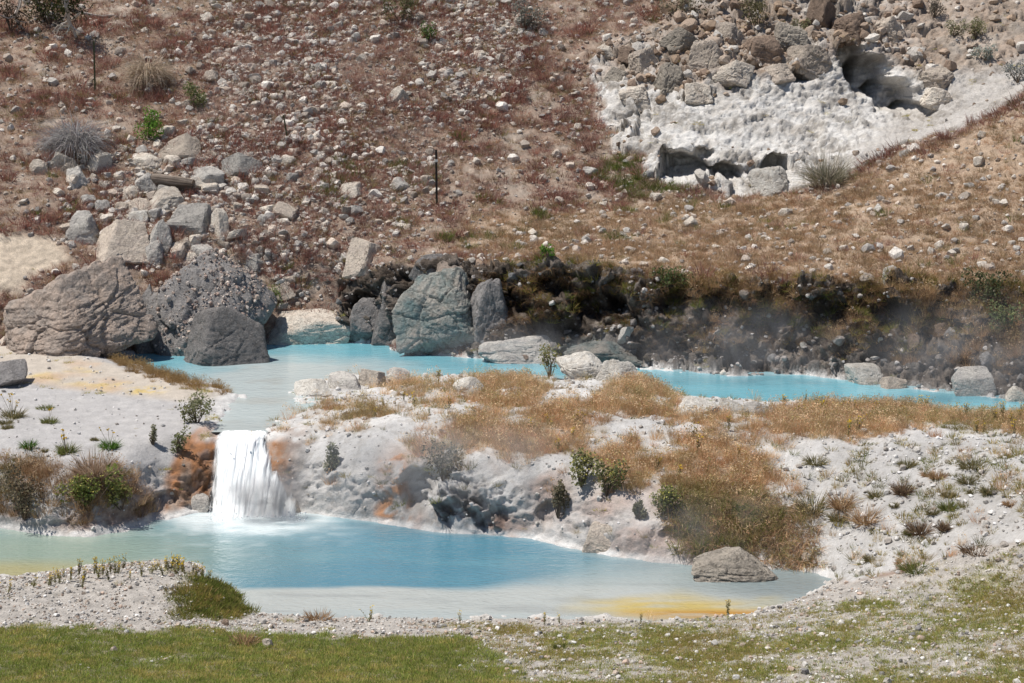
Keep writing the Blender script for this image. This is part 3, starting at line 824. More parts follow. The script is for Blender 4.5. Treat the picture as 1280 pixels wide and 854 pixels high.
def lower_colour(v, d):
    n1 = fbm(v * np.array([.5, 1.4, 1]), 0.9, 4, 71); n2 = fbm(v * np.array([.35, 1.6, 1]), 2.6, 4, 72)
    c = np.tile(C3(0.085, 0.22, 0.29), (len(v), 1))
    c = lay(c, ss(.05, .5, n1) * .45, C3(0.13, 0.29, 0.345))
    zl = [pt(a, b, z=0)[:2] for a, b in [(-260, 735), (150, 733), (300, 737), (600, 736), (700, 727), (840, 712), (1100, 715), (1100, 800), (-260, 800)]]
    wid = .12 + .9 * ss(-1.5, 2.5, v[:, 0])
    shal = ss(-1, 1, (poly_sd(v[:, 0], v[:, 1] + .25 * n1 + .12 * n2, zl) + .3 * (wid - .12)) / wid)
    c = lay(c, shal * .93, C3(0.43, 0.445, 0.42))
    c = lay(c, shal * ss(.12, .45, n2) * .45, C3(0.26, 0.275, 0.27))
    c = lay(c, ss(.28, .0, d + .22 * n2 + .15 * n1) * .5, C3(0.36, 0.41, 0.41))
    c = lay(c, wblob(v, 40, 695, 0, 3.0, 1.9, .8) * .75, C3(0.31, 0.36, 0.26))
    c = lay(c, wblob(v, 10, 715, 0, 1.4, .5, .8) * .8, C3(0.38, 0.33, 0.15))
    c = lay(c, wblob(v, 980, 730, 0, 1.3, .75, .7) * .8, C3(0.17, 0.21, 0.215))
    c = lay(c, wblob(v, 820, 712, 0, 1.6, .8, .8) * .5, C3(0.24, 0.31, 0.32))
    c = lay(c, wblob(v, 875, 760, 0, 1.35, .55, .5, .9) * (.35 + .5 * ss(-.3, .3, n2)), C3(0.50, 0.37, 0.08))
    c = lay(c, wblob(v, 905, 768, 0, 1.1, .22, .6, .6) * .9, C3(0.42, 0.20, 0.02))
    c = lay(c, ss(.25, .55, n2) * wblob(v, 875, 755, 0, 1.5, .7) * .7, C3(0.40, 0.40, 0.33))
    foam = fbm(v * np.array([1.2, 1.6, 1]), 3.0, 4, 93)
    c = lay(c, np.clip(wblob(v, 316, 647, 0, 1.0, .75, .7, .5) * 1.5 + .9 * foam * wblob(v, 320, 655, 0, 1.4, 1.3, .8), 0, 1) * .95, C3(0.80, 0.83, 0.83))
    c = lay(c, wblob(v, 330, 652, 0, 1.5, .9, .8, .5) * .45, C3(0.42, 0.55, 0.58))
    return c


def upper_colour(v, d):
    n1 = fbm(v * np.array([.5, 1.4, 1]), 0.8, 4, 73); n2 = fbm(v * np.array([.7, .7, 1]), 1.8, 4, 74)
    c = np.tile(C3(0.165, 0.42, 0.50), (len(v), 1))
    c = lay(c, ss(.0, .5, n1) * .35, C3(0.22, 0.46, 0.53))
    c = lay(c, ss(.16, .0, d + .12 * n2) * .35, C3(0.50, 0.58, 0.60))
    run = np.maximum.reduce([wblob(v, 330, 480, ZU, 1.5, 3.3, .7, .3), wblob(v, 310, 520, ZU, 1.0, 2.6, .5), wblob(v, 380, 466, ZU, 2.2, 1.6, .8, .4)])
    c = lay(c, np.clip(run * 1.15, 0, 1) * .92, C3(0.50, 0.545, 0.535))
    c = lay(c, run * ss(.1, .5, n2) * .4, C3(0.40, 0.38, 0.33))
    c = lay(c, wblob(v, 303, 538, ZU, .9, .8, .6) * .7, C3(0.42, 0.47, 0.47))
    return c


M_WATER_L = water_mat('pool_water', 13.0, 0.9)
M_WATER_U = water_mat('stream_water', 11.0, 0.5)
water_sheet('pool_water', lower_poly, 0.0, 0.9, M_WATER_L, lower_colour)
# the stream sheet stops at the lip, where the fall takes over
up_clip = [p for p in upper_poly]
water_sheet('stream_water', up_clip, ZU, 0.42, M_WATER_U, upper_colour)

# ------------------------------------------------------------ waterfall
FALL_PTS = None


def fall():
    global FALL_PTS
    m, nt, b = new_mat('white_water')
    geo = N(nt, 'ShaderNodeNewGeometry'); at = N(nt, 'ShaderNodeAttribute', attribute_name='col')
    mp = N(nt, 'ShaderNodeMapping'); mp.inputs['Scale'].default_value = (14, 2.0, 1.3)
    nt.links.new(geo.outputs['Position'], mp.inputs['Vector'])
    n1 = N(nt, 'ShaderNodeTexNoise', i_Scale=1.6, i_Detail=6.0, i_Roughness=0.7); nt.links.new(mp.outputs[0], n1.inputs['Vector'])
    r = N(nt, 'ShaderNodeMapRange', i_From_Min=0.3, i_From_Max=0.6); nt.links.new(n1.outputs['Fac'], r.inputs['Value'])
    nt.links.new(mixc(nt, 'MIX', r.outputs[0], (.74, .82, .84, 1), (.93, .93, .93, 1)), b.inputs['Base Color'])
    bp = N(nt, 'ShaderNodeBump', i_Strength=0.25, i_Distance=0.03); nt.links.new(n1.outputs['Fac'], bp.inputs['Height']); nt.links.new(bp.outputs[0], b.inputs['Normal'])
    b.inputs['Roughness'].default_value = 0.6
    # the sheet thins out into strands towards its edges
    ad = N(nt, 'ShaderNodeMath', operation='MULTIPLY_ADD'); nt.links.new(n1.outputs['Fac'], ad.inputs[0]); ad.inputs[1].default_value = 1.6
    nt.links.new(at.outputs['Fac'], ad.inputs[2])
    al = N(nt, 'ShaderNodeMapRange', i_From_Min=0.85, i_From_Max=1.35); nt.links.new(ad.outputs[0], al.inputs['Value'])
    nt.links.new(al.outputs[0], b.inputs['Alpha'])
    tr = N(nt, 'ShaderNodeBsdfTranslucent'); tr.inputs['Color'].default_value = (.9, .92, .93, 1)
    mx = N(nt, 'ShaderNodeMixShader'); mx.inputs[0].default_value = .0
    L0, L1 = Vector(pt(273, 543, z=ZU)), Vector(pt(335, 543, z=ZU))
    B0, B1 = Vector(pt(262, 643, z=0)), Vector(pt(374, 646, z=0))
    nu, nv = 150, 150
    v_all, f_all, c_all = [], [], []
    for layer in range(3):                                          # three veils of water, one behind another
        uu, vv = np.meshgrid(np.linspace(0, 1, nu), np.linspace(0, 1, nv), indexing='ij')
        u, v = uu.ravel(), vv.ravel()
        prof_h = np.interp(v, [0, .08, .2, .27, .5, .85, 1], [0, .12, .34, .44, .66, .92, 1.12])
        prof_z = np.interp(v, [0, .08, .2, .27, .5, .85, 1], [1.0, 1.0, .985, .92, .54, .09, -.14])
        wide = ss(0.05, 1, v) ** 1.2
        x = (L0.x + (L1.x - L0.x) * u) * (1 - wide) + (B0.x + (B1.x - B0.x) * u) * wide
        ly, by = lip_y + .50, .5 * (B0.y + B1.y) + .05
        y = ly + (by - ly) * prof_h
        z = ZU * prof_z + 0.012
        p = np.stack([x + layer * 3.1, y, z], 1)
        n = fbm(p * np.array([13, .8, .9]), 1.0, 4, 91 + layer); n2 = fbm(p * np.array([8, 1.2, 1.0]), 1.0, 4, 92 + layer)
        a = ss(0.06, .3, v)
        edge = np.clip((np.minimum(u, 1 - u) + .05 * n * ss(.1, .5, v)) / .22, 0, 1)
        y = y - a * (0.045 * n + 0.03 * n2 + .12 * edge - .08 * layer)
        z = z + a * ss(1, .8, v) * (0.03 * n2 + 0.07 * edge) - layer * .03
        x = x + a * .05 * n2
        i = np.arange(nu * nv).reshape(nu, nv) + layer * nu * nv
        v_all.append(np.stack([x, y, z], 1)); f_all.append(np.stack([i[:-1, :-1], i[:-1, 1:], i[1:, 1:], i[1:, :-1]], -1).reshape(-1, 4))
        fac = np.clip(edge * 1.4, 0, 1) * np.where(v < .2, 1.2, .72 + .2 * edge) + .2 * ss(.75, .95, v)
        fac = fac * ss(-.02, .08, v + .05 * n) - (.25 if layer else 0)
        c_all.append(np.stack([fac] * 3, 1))
    FALL_PTS = v_all[0][(v > .25)]
    o = link('waterfall', mesh_np('waterfall', np.concatenate(v_all), np.concatenate(f_all), np.concatenate(c_all), True), m)
    return setp(o, kind='structure')


fall()

#MORE
# ------------------------------------------------------------ rocks
def _ico(sub):
    bm = bmesh.new(); bmesh.ops.create_icosphere(bm, subdivisions=sub, radius=1.0)
    v = np.array([w.co[:] for w in bm.verts]); f = np.array([[w.index for w in q.verts] for q in bm.faces]); bm.free()
    return v / np.linalg.norm(v, axis=1)[:, None], f


ICO = {s: _ico(s) for s in (1, 2, 3, 4, 5, 6, 7)}


def rock_shape(seed, sub=3, planes=13, rough=0.06, sharp=26.0, strata=0.0):
    """an angular stone that fills the box -0.5..0.5"""
    r = np.random.default_rng(seed)
    d, f = ICO[sub]
    rot = np.array(Euler((r.normal(0, .28), r.normal(0, .28), r.uniform(0, 6.28))).to_matrix())
    ax = np.concatenate([rot, -rot]) + r.normal(0, .13, (6, 3))
    n = np.concatenate([ax, r.normal(size=(max(planes - 6, 3), 3))]); n /= np.linalg.norm(n, axis=1)[:, None]
    off = np.concatenate([r.uniform(.66, .95, 6), r.uniform(0.78, 1.08, len(n) - 6)])
    t = np.maximum(d @ n.T, 0.0) / off
    rad = 1.0 / (np.sum(t ** sharp, 1) + 0.45 ** sharp) ** (1 / sharp)
    v = d * rad[:, None]
    k = v + seed * 3.7
    a1, c1, i1 = facet(k + .08 * fbm(k, 3, 2, 4)[:, None], 1.5, seed % 90)
    rel = rough * (.9 * a1 + .5 * c1 - .4 + .35 * fbm(k, 3.0, 4, seed % 50, .55))
    if sub >= 4:
        a2, c2, i2 = facet((k @ rot) * np.array([.75, .75, 2.1]) + .05 * fbm(k, 6, 2, 4)[:, None], 2.6, seed % 90 + 5)
        rel = rel + rough * (.40 * a2 + .18 * c2 - .2)
    if sub >= 5:
        a3, c3, i3 = facet((k @ rot) * np.array([.6, .8, 2.4]), 7.0, seed % 90 + 9)
        rel = rel + rough * (.16 * a3 + .08 * c3) + rough * .22 * fbm(k, 14, 3, 11)
    if strata:
        rel = rel + strata * np.abs(((v[:, 2] * 5 + .5 * fbm(k, 1.5, 2, 3)) % 1) - .5)
    v = v + d * rel[:, None]
    lo, hi = v.min(0), v.max(0)
    return (v - (lo + hi) / 2) / (hi - lo), f


def boulder(name, label, cat, box, mat, seed, sub=4, dep=0.8, rough=0.06, planes=13, back=0.30, grow=1.12, group=None, D=None, rotz=0.0, strata=0.0, smooth=True, taper=.28, lean=.42, sharp=22.0):
    x0, y0, x1, y1 = box
    cx, cy = (x0 + x1) / 2, (y0 + y1) / 2
    if D is None:
        D = ground_at(cx, y1 - .08 * (y1 - y0)).y
    s = D / FPX
    w, h = (x1 - x0) * s, (y1 - y0) * s
    dy = dep * w
    c = Vector(pt(cx, cy, D=D + back * dy))
    v, f = rock_shape(seed, sub, planes, rough, sharp, strata)
    up = v[:, 2:3] + .5
    v[:, :2] *= (1 - taper * up) / (1 - taper * .35)
    v[:, 1] += lean * v[:, 2]
    v[:, 0] /= np.ptp(v[:, 0])
    v = v * np.array([w * 1.06, dy, h * grow])
    me = mesh_np(name, v, f, None, sub >= 6)
    o = link(name, me, ROCK[mat] if isinstance(mat, str) else mat, None, c - Vector((0, 0, h * (grow - 1) / 2)))
    o.rotation_euler.z = rotz
    return setp(o, label, cat, group)


# the stones that stand out one by one
big = boulder('boulder', 'massive rust-brown boulder at the end of the blue stream, beside the sinter terrace', 'boulder', (6, 322, 192, 452), 'rust', 11, 7, .75, .085, 14, .30, 1.1, strata=.03, sharp=16, lean=.5, taper=.30)
mound = boulder('rubble_mound', 'steep grey mound strewn with pinkish rubble between the two dark boulders', 'rock mound', (178, 312, 342, 462), 'dark', 26, 6, .9, .085, 16, .45, 1.1, sharp=14, lean=.6, taper=.25)
boulder('boulder', 'smooth charcoal boulder standing in the blue water at the foot of the rubble mound', 'boulder', (230, 382, 336, 456), 'dark', 31, 6, .7, .045, 13, -.75, 1.15, sharp=14, lean=.45, taper=.22)
boulder('boulder', 'dark wedge of rock in the gap behind the massive rust-brown boulder', 'boulder', (160, 355, 206, 452), 'dark', 35, 4, .9, .07, 12, .35, 1.1)
boulder('boulder', 'large angular tan boulder resting above the massive rust-brown boulder', 'boulder', (116, 274, 190, 336), 'tan', 44, 5, .9, .045, 9, .3, 1.1)
boulder('boulder', 'grey shaded boulder to the left of the large angular tan boulder', 'boulder', (84, 264, 124, 303), 'grey', 52, 4, .9, .06)
boulder('boulder', 'white-faced flat-topped boulder just below the weathered log', 'boulder', (186, 233, 230, 264), 'cream', 61, 4, .9, .06)
boulder('boulder', 'blocky grey boulder with a level top and a shaded lower half', 'boulder', (212, 254, 266, 298), 'grey', 73, 4, .8, .05, 8)
boulder('boulder', 'upright pale stone with orange lichen beside the blocky grey boulder', 'boulder', (262, 260, 288, 300), 'cream', 81, 4, .7, .07)
boulder('boulder', 'flat tan slab wedged above a bright white chunk', 'boulder', (152, 248, 192, 270), 'tan', 92, 4, .9, .06)
boulder('boulder', 'bright white chunk wedged between the flat tan slab and the large angular boulder', 'boulder', (160, 263, 186, 283), 'white', 95, 3, .8, .06)
boulder('boulder', 'split grey boulder at the shoulder of the large angular tan boulder', 'boulder', (180, 274, 216, 318), 'grey', 103, 4, .9, .07)
boulder('boulder', 'brown-grey stone low in the gap below the split grey boulder', 'boulder', (176, 300, 204, 334), 'grey', 106, 4, .9, .08)
boulder('boulder', 'cream block of stone above the left end of the weathered log', 'boulder', (168, 191, 203, 215), 'cream', 112, 4, .9, .06)
boulder('boulder', 'square cream stone under the bleached dead shrub', 'boulder', (107, 188, 140, 216), 'cream', 121, 4, .9, .06)
boulder('boulder', 'rounded grey stone in red grass below the bleached dead shrub', 'boulder', (82, 208, 112, 234), 'grey', 133, 4, .9, .06)
boulder('boulder', 'lone pale stone in red grass at the left of the bleached dead shrub', 'boulder', (36, 199, 60, 218), 'cream', 137, 3, .9, .06)
boulder('boulder', 'sloping grey boulder that carries the left end of the weathered log', 'boulder', (168, 216, 196, 246), 'grey', 141, 4, .9, .06)
boulder('boulder', 'thick grey slab leaning uphill at the right of the weathered log', 'boulder', (234, 208, 282, 238), 'grey', 151, 4, .8, .06, 9)
boulder('boulder', 'long grey slab at the top edge of the boulder pile', 'boulder', (276, 190, 326, 226), 'grey', 153, 4, .8, .06, 9)
boulder('boulder', 'low tan hump of rock above the boulder pile', 'boulder', (200, 166, 252, 204), 'tan', 158, 4, .9, .06)
boulder('boulder', 'small pale angular stone below the blocky grey boulder', 'boulder', (222, 298, 250, 318), 'cream', 161, 3, .9, .07)
boulder('boulder', 'pale cracked slab lying on top of the rubble mound', 'boulder', (224, 314, 254, 340), 'cream', 166, 4, .9, .07)
boulder('boulder', 'striped grey stone on the bare slope right of the rubble mound', 'boulder', (306, 317, 327, 341), 'grey', 171, 3, .8, .05, strata=.12)
boulder('boulder', 'broad pale slab sloping into the stream right of the charcoal boulder', 'boulder', (326, 388, 440, 436), 'cream', 181, 5, .5, .05, 14, .3, 1.15)
boulder('boulder', 'dark wet boulder at the water between the pale slab and the teal outcrop', 'boulder', (432, 372, 502, 432), 'dark', 183, 5, .7, .06, 14, .4, 1.1)
boulder('boulder', 'small grey boulder half buried above the broad pale slab', 'boulder', (338, 348, 372, 374), 'tan', 187, 4, .9, .06)
boulder('boulder', 'pointed tan boulder below the scree, uphill from the dark wet boulder', 'boulder', (432, 297, 478, 345), 'tan', 191, 4, .8, .04)
boulder('boulder', 'rounded pale boulder in the scree left of the tall dark post', 'boulder', (424, 228, 454, 249), 'cream', 197, 4, .9, .06)
boulder('boulder', 'knobbly tan boulder beside green sprigs in the lower scree', 'boulder', (342, 252, 372, 275), 'tan', 201, 4, .9, .07)
boulder('boulder', 'broad flat-faced stone high in the scree, uphill from the tall dark post', 'boulder', (484, 108, 511, 131), 'cream', 207, 4, .9, .04, 9)
boulder('boulder', 'teal-stained rock outcrop rising from the stream', 'boulder', (492, 332, 612, 452), 'teal', 214, 7, .7, .11, 14, .35, 1.08, sharp=26, lean=.35, taper=.16)
boulder('boulder', 'dark block leaning on the left side of the teal-stained outcrop', 'boulder', (462, 346, 522, 436), 'dark', 335, 5, .8, .09, 13, .4, 1.1)
boulder('boulder', 'brown-grey block capping the right shoulder of the teal-stained outcrop', 'boulder', (536, 326, 606, 384), 'rust', 336, 5, .8, .09, 13, .35, 1.1)
boulder('boulder', 'dark shaded block closing the right side of the teal-stained outcrop', 'boulder', (584, 348, 640, 440), 'dark', 338, 5, .8, .09, 13, .4, 1.1)
boulder('boulder', 'pale crusted rock skirt at the waterline right of the teal-stained outcrop', 'boulder', (596, 420, 704, 457), 'grey', 331, 6, .5, .09, 14, .3, 1.1, sharp=12, lean=.5)
boulder('boulder', 'low teal-grey rock at the waterline beneath the dark brown bank', 'boulder', (704, 428, 800, 462), 'teal', 333, 6, .5, .10, 14, .3, 1.1, sharp=12, lean=.5)
boulder('boulder', 'dark slate ledge on top of the teal-stained outcrop', 'boulder', (512, 318, 566, 350), 'dark', 219, 4, .9, .06)
boulder('boulder', 'low tan boulder rising from the near pool, crusted white at the water', 'boulder', (858, 684, 966, 727), 'drab', 229, 6, .7, .08, 12, .25, 1.15, taper=.45, sharp=12)
boulder('boulder', 'smooth grey dome of rock on the sinter terrace, cut off by the picture edge', 'boulder', (-36, 452, 34, 486), 'dark', 233, 4, .9, .03, 20)
boulder('sinter_knob', 'taller pitted sinter knob on the crest of the island', 'sinter rock', (694, 441, 756, 476), 'white', 241, 5, .8, .09, 14, sharp=8)
boulder('sinter_knob', 'rounder pitted sinter knob beside the taller one on the crest', 'sinter rock', (744, 449, 800, 480), 'white', 247, 5, .8, .09, 14, sharp=8)
boulder('boulder', 'flat grey slab at the upstream tip of the island', 'boulder', (408, 466, 450, 486), 'grey', 251, 4, .8, .05)
boulder('boulder', 'flat cream slab between two grey ones on the island shore', 'boulder', (448, 461, 482, 482), 'cream', 253, 4, .8, .05)
boulder('boulder', 'pointed grey stone next to the cream slab on the island shore', 'boulder', (484, 459, 513, 479), 'grey', 257, 4, .8, .05)
boulder('boulder', 'low white slab at the water where the stream bends to the fall', 'boulder', (366, 474, 414, 494), 'white', 259, 4, .8, .05)
boulder('boulder', 'white lump of sinter on the mound near the island shore', 'boulder', (566, 471, 604, 495), 'white', 263, 4, .8, .08, sharp=9)
boulder('boulder', 'longest white stone at the stream edge, right of the island crest', 'boulder', (846, 496, 902, 522), 'white', 271, 4, .6, .07, sharp=9)
boulder('boulder', 'white stone tapering off the longest white one at the stream edge', 'boulder', (896, 499, 934, 520), 'white', 274, 4, .7, .07, sharp=9)
boulder('boulder', 'small greyish stone at the end of the white stream-edge row', 'boulder', (926, 502, 966, 520), 'grey', 277, 4, .7, .07)
boulder('boulder', 'white-crusted boulder in the stream below the dark bank', 'boulder', (1056, 455, 1104, 482), 'white', 281, 4, .8, .07, sharp=9)
boulder('boulder', 'flat tan rock at the waterline next to the white-crusted boulder', 'boulder', (1102, 470, 1134, 488), 'tan', 283, 4, .8, .05)
boulder('boulder', 'dim grey wedge of rock in the steam at the far end of the stream', 'boulder', (1188, 459, 1240, 497), 'grey', 287, 4, .8, .05)
boulder('boulder', 'upright whitish stone at the stream edge by the picture border', 'boulder', (1256, 482, 1282, 504), 'cream', 291, 4, .8, .05)
boulder('boulder', 'brown balanced block on the upper edge of the pale cliff', 'boulder', (1010, -8, 1048, 36), 'brown', 301, 4, .9, .08)
boulder('boulder', 'brown knob at the upper left corner of the pale cliff', 'boulder', (772, 58, 796, 78), 'brown', 303, 4, .9, .08)
boulder('boulder', 'long cream stone at the upper left corner of the pale cliff', 'boulder', (746, 54, 772, 74), 'cream', 307, 4, .9, .07)
boulder('boulder', 'white lump in front of the small cave under the pale cliff', 'boulder', (936, 208, 984, 242), 'white', 311, 5, .8, .09, grow=1.2, sharp=7)
boulder('stone', 'fist-sized whitish stone in the dip of the green lawn', 'stone', (327, 798, 341, 810), 'cream', 313, 3, .9, .06)
boulder('stone', 'red-brown stone on the gravel above the lawn', 'stone', (277, 774, 287, 783), 'brown', 317, 3, .9, .06)
boulder('boulder', 'pale stone by the pool under the hanging grass', 'boulder', (1000, 690, 1016, 703), 'tan', 319, 3, .9, .06)
boulder('stone', 'grey-blue stone beneath the dead tree limbs', 'stone', (112, 38, 125, 47), 'grey', 323, 3, .9, .06)
boulder('boulder', 'small tan-brown block at the foot of the white bank right of the fall', 'boulder', (730, 652, 782, 694), 'tan', 337, 4, .7, .08, 14, .5, 1.1)
boulder('boulder', 'orange-stained rock poking out of the top of the waterfall', 'boulder', (283, 552, 299, 582), 'brown', 341, 3, .8, .07, D=28.15)
boulder('boulder', 'small wet rock in the splash at the foot of the waterfall', 'boulder', (350, 622, 376, 642), 'tan', 343, 3, .8, .07)
boulder('boulder', 'grey-brown boulder at the foot of the orange stained wall', 'boulder', (238, 618, 262, 640), 'grey', 347, 3, .8, .07)

for k, (a, b, w, h, mt_) in enumerate([(772, 96, 34, 26, 'drab'), (792, 120, 40, 28, 'cream'), (806, 74, 38, 30, 'tan'), (836, 96, 44, 36, 'drab'), (848, 52, 46, 36, 'drab'), (872, 116, 40, 26, 'cream'), (884, 70, 44, 40, 'tan'), (912, 44, 40, 34, 'tan'),
                                       (916, 92, 52, 34, 'cream'), (952, 64, 50, 40, 'brown'), (968, 92, 48, 26, 'tan'), (988, 46, 44, 36, 'drab'), (1010, 76, 54, 40, 'tan'), (1064, 32, 46, 34, 'brown'),
                                       (1112, 36, 44, 32, 'tan'), (1168, 96, 48, 32, 'tan'), (1172, 122, 40, 26, 'cream')]):
    nth = ('first second third fourth fifth sixth seventh eighth ninth tenth eleventh twelfth thirteenth fourteenth fifteenth sixteenth last').split()[k]
    boulder('crag_block', f"{dict(brown='brown', cream='cream', drab='grey-brown', tan='tan')[mt_]} crag block, {nth} from the left in the broken upper band of the pale cliff", 'crag block',
            (a - w / 2, b - h / 2, a + w / 2, b + h / 2), mt_, 1700 + 13 * k, 5, .9, .10, 13, .28, 1.25, group='crag blocks of the pale cliff', sharp=16, rotz=.3 * (k % 3 - 1), lean=.15)
boulder('boulder', 'angular cream stone tucked under the sloping grey boulder', 'boulder', (150, 232, 174, 250), 'cream', 351, 4, .9, .06)

# countable stones on the hillside: each its own object, a dozen shared shapes
SHAPES = []
for k in range(18):
    v, f = rock_shape(500 + k * 7, 3, 9 + k % 5, 0.05)
    word, sc = (('blocky', (1, .9, .75)), ('flat', (1.1, .9, .45)), ('rounded', (1, .95, .85)))[k % 3]
    SHAPES.append((word, {t: mesh_np('stone', v * np.array(sc), f, None, False) for t in ('cream', 'grey', 'tan', 'dark', 'brown')}))
LANDMARKS = [('the tall dark post', 545, 222), ('the thin olive post', 119, 86), ('the bleached dead shrub', 95, 170), ('the weathered log', 215, 228), ('the bright green bush', 185, 155),
             ('the broad flat-faced stone', 497, 119), ('the knobbly tan boulder', 357, 263), ('the pointed tan boulder', 455, 320), ('the straw mound', 186, 85), ('the dark green bush at the top', 500, 10),
             ('the grey-green sage at the top', 656, 16), ('the pale cliff', 740, 120), ('the cliff caves', 880, 245), ('the teal-stained outcrop', 555, 330), ('the dark bank crest', 950, 335), ('the cave clump', 1035, 215), ('the steaming end of the stream', 1220, 350),
             ('the rounded pale boulder', 439, 238), ('the short leaning stake', 357, 162), ('the small round green bush', 242, 120), ('the low tan hump', 226, 185), ('the rubble mound', 300, 340), ('the small vivid bush', 535, 42)]
dens = m_hill * (1 - m_cliff) * (1 - m_bank) * (1 - m_cream)
scree = mask([(225, 60), (300, -30), (660, -40), (660, 60), (600, 110), (560, 170), (540, 240), (470, 345), (300, 335), (250, 240)], .8)
scree2 = np.maximum(mask([(270, 30), (420, 20), (430, 330), (330, 330), (290, 200)], .6), mask([(520, 40), (660, -10), (640, 110), (540, 150)], .6))
w_rock = dens * (0.12 + 0.8 * scree + 1.2 * scree2 + .25 * mask([(1000, 270), (1300, 230), (1300, 350), (1000, 345)], .5)) * (1 - .75 * m_orange) * (.25 + ss(-.3, .4, n_b)) * np.where(ipy < 0, .3, 1)
P_, K_, r_ = scatter(250, w_rock, 101)
P2, K2, r2_ = scatter(55, dens * ((ipx > 560) * 1.0 + .2) * (ipy > 0), 102)
P_ = np.concatenate([P_, P2]); K_ = np.concatenate([K_, K2])
P3, K3, r3_ = scatter(120, mask([(160, 185), (330, 180), (345, 250), (300, 330), (230, 330), (140, 290), (80, 300), (60, 200)], .2), 103)
P_ = np.concatenate([P_, P3]); K_ = np.concatenate([K_, K3])
npile = len(P_) - 120
px_, py_ = pixel_of(P_)
taken = []
for k in range(len(P_)):
    if any((px_[k] - a) ** 2 + (py_[k] - b) ** 2 < 110 for a, b in taken):
        continue
    if not (4 < px_[k] < 1276 and 2 < py_[k]) or (k < npile and 140 < px_[k] < 290 and 190 < py_[k] < 460):
        continue
    taken.append((px_[k], py_[k]))
    size = float(np.clip(r_.lognormal(math.log(.22), .35), .13, .5))
    if k >= npile: size = float(np.clip(size * 1.5, .25, .6))
    word, ms = SHAPES[int(r_.integers(len(SHAPES)))]
    tone = ('cream', 'cream', 'grey', 'tan')[int(r_.integers(4))]
    big_ = 'big' if size > .32 else ('small' if size < .2 else 'mid-sized')
    lm = min(LANDMARKS, key=lambda L: (L[1] - px_[k]) ** 2 + ((L[2] - py_[k]) * 1.3) ** 2)
    ex, ey = px_[k] - lm[1], py_[k] - lm[2]
    near = 'close ' if ex * ex + ey * ey < 55 ** 2 else ('well ' if ex * ex + ey * ey > 120 ** 2 else '')
    rel = ('right of' if ex > 0 else 'left of') if abs(ex) > abs(ey) * 1.2 else ('below' if ey > 0 else 'above')
    o = link('stone', ms[tone], ROCK[tone], None, Vector(P_[k]) + Vector((0, 0, size * .08)))
    o.scale = (size, size, size)
    o.rotation_euler = (float(r_.normal(0, .25)), float(r_.normal(0, .25)), float(r_.uniform(0, 6.28)))
    setp(o, f'{big_} {word} {tone} stone {near}{rel} {lm[0]}', 'stone', 'loose stones on the dry hillside')

# stones half buried in the dark bank
w_bs = m_bank * ss(2.8, 1.6, G[:, 2])
P_, K_, r_ = scatter(26, w_bs * ss(2.4, 1.4, G[:, 2]), 111)
px_, py_ = pixel_of(P_)
BL = [('the teal-stained outcrop', 555, 400), ('the white-crusted boulder', 1080, 465), ('the sinter knobs', 745, 440), ('the dim grey wedge of rock', 1215, 475), ('the sunlit brush', 1130, 400), ('the bright green tuft', 842, 345), ('its steamy middle', 950, 430)]
for k in range(len(P_)):
    size = float(np.clip(r_.lognormal(math.log(.28), .35), .15, .6))
    word, ms = SHAPES[int(r_.integers(len(SHAPES)))]
    tone = ('grey', 'dark', 'brown', 'dark')[int(r_.integers(4))]
    tone2 = {'grey': 'pale grey', 'dark': 'charcoal', 'brown': 'brown'}[tone]
    lm = min(BL, key=lambda L: (L[1] - px_[k]) ** 2 + ((L[2] - py_[k]) * 1.3) ** 2)
    ex, ey = px_[k] - lm[1], py_[k] - lm[2]
    rel = ('right of' if ex > 0 else 'left of') if abs(ex) > abs(ey) * 1.2 else ('below' if ey > 0 else 'above')
    o = link('bank_stone', ms[tone], ROCK[tone], None, Vector(P_[k]))
    o.scale = (size, size * .8, size)
    o.rotation_euler = (float(r_.normal(0, .4)), float(r_.normal(0, .4)), float(r_.uniform(0, 6.28)))
    big_ = 'big' if size > .36 else ('small' if size < .24 else 'mid-sized')
    setp(o, f'{big_} {word} {tone2} stone in bank {rel} {lm[0]}', 'stone', 'stones stuck in the dark stream bank')


